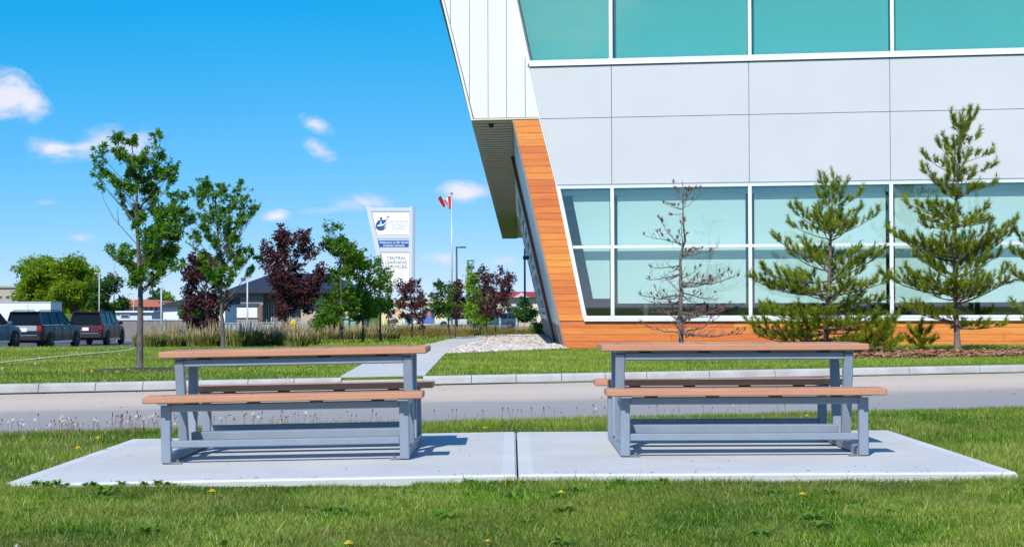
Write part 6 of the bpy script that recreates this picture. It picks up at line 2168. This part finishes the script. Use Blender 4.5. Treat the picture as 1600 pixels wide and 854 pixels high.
    mb = MB(); mb.box(((xr0 - .005) * Lc, 0, zr + .03), (.26, wr * 1.85, .04), bev=.015); P('rear_spoiler', mb, paint)
    mb = MB(); mb.box((Lc - .05, 0, .42), (.16, hw * 1.5, .26), bev=.05); P('front_bumper', mb, paint)
    mb = MB(); mb.box((Lc - .01, 0, .60), (.06, hw * .9, .16), bev=.02); P('grille', mb, blk)
    mb = MB(); mb.tube([((xr0 + .07) * Lc, .0, zr + .05), ((xr0 + .05) * Lc, 0, zr + .42)], .008, 4); P('aerial', mb, blk)
    return root


def paint(name, c): return mat(name, c, .30, metal=.0, coat=.12, spec=.35)
hd = rad(90 + 1)
navyp = paint('navy_black_paint', (.005, .010, .022)); maroonp = paint('dark_maroon_paint', (.05, .006, .016)); bluep = paint('slate_blue_paint', (.06, .12, .17))
c2 = onT(-22.95, 78.2, .035)
car('boxy navy black wagon with silver tailgate panel, middle of the parked row', c2, rad(83), 5.1, 1.93, 1.74, navyp, rearmat=plain('silver_panel', (.50, .54, .58), .25, metal=.5), belt=1.10, wheel=.37)
c3 = onT(-22.65, 88.4, .035)
car('dark maroon sport utility car with a white plate, right end of the row', c3, rad(90 - 1), 4.9, 1.95, 1.76, maroonp, belt=1.08, wheel=.38, rearmat=None, lamp_c=(.16, .02, .03))
c1 = onT(-23.6, 70.2, .035)
car('slate blue crossover cut off by the left edge of the picture', c1, rad(80), 4.7, 1.88, 1.66, bluep, belt=1.02, wheel=.36)
cR = onT((811 - 800) / F * 165, 165, .035)
car('dark blue estate car with red tail lights behind the bike racks', cR, rad(180), 4.7, 1.85, 1.52, paint('teal_navy_paint', (.02, .07, .12)), style='wagon' if False else 'suv', belt=.93, wheel=.33, lamp_c=(.55, .01, .03), group='cars parked far behind the gravel')
cS = onT((750 - 800) / F * 172, 172, .035)
car('pale silver sedan mostly hidden by the grasses and saplings, left of the estate car', cS, rad(180), 4.6, 1.8, 1.46, paint('pale_silver_paint', (.45, .50, .54)), style='sedan', rails=False, belt=.92, wheel=.33, group='cars parked far behind the gravel')

# ------------------------------------------------------------------ dandelions and weeds
rd = random.Random(12)
stem_m = plain('dandelion_stem', (.30, .20, .15), .7); bud_m = plain('dandelion_bud', (.14, .08, .07), .8); puff_m = plain('dandelion_puff', (.78, .78, .76), .9); yel_m = plain('dandelion_yellow', (.85, .62, .02), .6)
leafw = leafmat('weed_leaf', [(.09, .22, .014), (.20, .36, .03)], .45)


def dand_mesh(kind, seed):
    r_ = random.Random(seed)
    st = MB(); h = {'yellow': .075, 'puff': .14, 'bud': .13}[kind] * r_.uniform(.7, 1.3)
    lean = (r_.uniform(-.04, .04), r_.uniform(-.03, .03))
    st.tube([(0, 0, 0), (lean[0] * .4, lean[1] * .4, h * .5), (lean[0], lean[1], h)], [.0026, .0022, .002], 4)
    hm = MB(); c = (lean[0], lean[1], h)
    if kind == 'yellow':
        for ring_, n, z in ((.021, 16, .004), (.014, 12, .010), (.008, 8, .014)):
            for k in range(n):
                a = 2 * math.pi * k / n + ring_ * 50; w = .004
                hm.face([(c[0], c[1], c[2]), (c[0] + math.cos(a - .2) * ring_ * .8, c[1] + math.sin(a - .2) * ring_ * .8, c[2] + z), (c[0] + math.cos(a) * ring_, c[1] + math.sin(a) * ring_, c[2] + z * .9), (c[0] + math.cos(a + .2) * ring_ * .8, c[1] + math.sin(a + .2) * ring_ * .8, c[2] + z)])
        hm.sphere((c[0], c[1], c[2] - .003), (.008, .008, .01), 6, 4)
    elif kind == 'puff':
        for k in range(46):
            th = math.acos(1 - 2 * (k + .5) / 46 * .95); a = k * 2.4; d = Vector((math.sin(th) * math.cos(a), math.sin(th) * math.sin(a), math.cos(th)))
            p = Vector(c) + d * .0145; s = d.cross(Vector((.3, .2, .9))).normalized() * .0035; t = d.cross(s)
            hm.face([p - s, p + t * .0035 / max(t.length, .001) * .8, p + s])
            hm.face([Vector(c), p - s * .2, p + s * .2])
        hm.sphere(c, .003, 6, 4)
    else:
        hm.sphere((c[0], c[1], c[2] + .006), (.006, .006, .013), 6, 4)
    return st.mesh('stem', stem_m if kind != 'yellow' else plain('green_stem', (.12, .22, .03), .6)), hm.mesh('flower_head', {'yellow': yel_m, 'puff': puff_m, 'bud': bud_m}[kind], fix=False)


DM = {k: [dand_mesh(k, i * 7 + len(k)) for i in range(4)] for k in ('yellow', 'puff', 'bud')}
def dand(kind, loc, lab, grp, sc=1.0):
    root = empty('dandelion', loc, lab, 'dandelion', grp, rz=rd.uniform(0, 6.28))
    a, b = DM[kind][rd.randrange(4)]
    mkobj('stem', a, root); mkobj('flower_head', b, root)
    root.scale = (sc, sc, sc)
    return root


for (px, py, lab, sc) in ((338, 772, 'yellow dandelion just in front of the pad below the left table', 1.1), (872, 773, 'yellow dandelion in the foreground right of the pad joint', 1.0), (1250, 774, 'yellow dandelion in the foreground below the right table', 1.0), (555, 851, 'yellow dandelion at the bottom edge of the picture', 1.0),
                      (757, 665, 'yellow dandelion behind the pad between the two tables', 1.2), (125, 696, 'yellow dandelion left of the pad, the lower of two', 1.2), (148, 688, 'yellow dandelion left of the pad, the upper of two', 1.2), (1262, 647, 'yellow dandelion seen through the right table', 1.2), (760, 842, 'small yellow dandelion low in the foreground centre', .7)):
    p = gnd(px, py + 1, .075 * sc); p.z = float(T(p.x, p.y))
    dand('yellow', p, lab, 'yellow dandelions in the grass', sc)
p = gnd(22, 852, .08); p.z = float(T(p.x, p.y)); dand('puff', p, 'white dandelion seed head at the bottom left corner of the picture', 'white dandelion seed heads in the foreground', .7)
for (px, py) in ((179, 560), (184, 570), (106, 573), (129, 594), (139, 595), (183, 591), (203, 587), (703, 558), (695, 568), (600, 570), (505, 575), (380, 590), (900, 556), (940, 566), (1010, 572), (860, 570), (1150, 566), (1420, 556), (1500, 556), (1540, 560), (1100, 560), (960, 552), (790, 566)):
    p = gnd(px, py + 2); p.z = float(T(p.x, p.y))
    dand('yellow', p, 'small yellow dandelion in the lawn beyond the kerb', 'yellow dandelions in the lawn beyond the kerb', 1.7)
for (px, py) in ((4, 590), (52, 583), (121, 553), (185, 563)):
    p = gnd(px, py + 2); p.z = float(T(p.x, p.y))
    dand('puff', p, 'white dandelion seed head in the left lawn', 'white seed heads in the left lawn', 1.3)
# stalks along the road edge, thick on the left and behind the tables
for i in range(230):
    u = rd.random()
    px = rd.choice((rd.uniform(0, 320), rd.gauss(115, 25), rd.gauss(205, 30), rd.uniform(320, 960), rd.gauss(440, 70), rd.uniform(700, 1260)))
    if not (0 < px < 1290): continue
    x = 0
    for _ in range(20): y = float(road_near(x)) - rd.uniform(0, .0); x = (px - 800) / F * y
    y = float(road_near(x)) - .15 - abs(rd.gauss(0, .25)); x = (px - 800) / F * y
    white = rd.random() < (.38 if px < 330 else .13)
    dand('puff' if white else 'bud', onT(x, y), 'white dandelion seed head on the grassy edge of the road' if white else 'spent brown dandelion stalk on the grassy edge of the road', 'white dandelion seed heads along the road' if white else 'spent dandelion stalks along the road', rd.uniform(.5, 1.12))


def weed_mesh(seed, n=9, ln=.10, w=.028, up=.6):
    rng = np.random.default_rng(seed)
    V = []; t = []
    for k in range(n):
        a = 2 * math.pi * k / n + rng.uniform(-.3, .3); l = ln * rng.uniform(.6, 1.2); e = rng.uniform(.2, up)
        d = np.array([math.cos(a), math.sin(a), e]); d /= np.linalg.norm(d); s = np.array([-math.sin(a), math.cos(a), 0]) * w * rng.uniform(.7, 1.2) / 2
        p0 = np.zeros(3); p1 = d * l * .55 + [0, 0, .01]; p2 = d * l; p2[2] -= l * .15
        V += [p0 - s * .3, p0 + s * .3, p1 + s, p1 - s, p1 - s, p1 + s, p2 + s * .15, p2 - s * .15]; q = rng.random(); t += [q, q]
    return arrmesh('weed', np.array(V), 4, leafw, t)


wm_ = [weed_mesh(i) for i in range(4)]; wc = [weed_mesh(20 + i, 26, .06, .022, 1.6) for i in range(3)]
for i in range(46):
    y = math.sqrt(rd.uniform(6.6 ** 2, 9.7 ** 2)); x = y * rd.uniform(-.32, .32)
    o = mkobj('weed', wm_[rd.randrange(4)], None, onT(x, y, .015)); o.rotation_euler = (0, 0, rd.uniform(0, 6)); sc = rd.uniform(.6, 1.2); o.scale = (sc,) * 3
    props(o, 'broad leaved weed rosette in the foreground grass', 'weed', 'broad leaved weeds in the foreground grass')
for i in range(34):
    x = rd.choice((rd.uniform(-2.9, -2.2), rd.uniform(-2.4, -1.9), rd.uniform(.6, .9), rd.uniform(-.3, .2))); y = 9.95 - abs(rd.gauss(0, .05))
    o = mkobj('clover', wc[rd.randrange(3)], None, onT(x, y, .01)); o.rotation_euler = (0, 0, rd.uniform(0, 6)); sc = rd.uniform(.6, 1.1); o.scale = (sc,) * 3
    props(o, 'dark green clover tuft creeping over the front edge of the pad', 'clover', 'clover tufts along the front edge of the pad')


# small dry leaves, grit and pebbles lying on the pad and the near road
def debris():
    rng = np.random.default_rng(66)
    V = []; tn = []
    def chip(x, y, z, sz):
        a = rng.uniform(0, 6.28); l = sz * rng.uniform(.6, 1.4); w = l * rng.uniform(.3, .8)
        d = np.array([math.cos(a) * l, math.sin(a) * l, 0]); q = np.array([-math.sin(a) * w, math.cos(a) * w, 0]); c = np.array([x, y, z])
        V.extend([c - d, c - q + [0, 0, sz * .4], c + d, c + q + [0, 0, sz * .5]]); tn.append(rng.random())
    for _ in range(150):
        x = rng.uniform(-3.0, 2.95); edge = rng.random() < .6
        y = (10.0 + abs(rng.normal(0, .09)) + .01) if edge else rng.uniform(10.1, 13.3)
        chip(x, y, padz(x) + .002, rng.uniform(.003, .009))
    for _ in range(420):
        x = rng.uniform(-8, 10); n_ = float(road_near(x)); f_ = float(road_far(x))
        t = rng.choice([rng.uniform(.03, .97), 1 - abs(rng.normal(0, .05)) - .02, .03 + abs(rng.normal(0, .03))])
        t = min(max(t, .02), .965)
        chip(x, n_ + (f_ - n_) * t, -.121 + .02 * math.sin(math.pi * t), rng.uniform(.006, .018))
    mt = leafmat('dry_debris', [(.05, .035, .02), (.20, .14, .08), (.34, .28, .2)], 0, .9)
    props(mkobj('debris', arrmesh('debris', np.array(V), 4, mt, tn)), 'dry leaf bits and grit scattered on the pad and road', 'debris', kind='stuff')


debris()
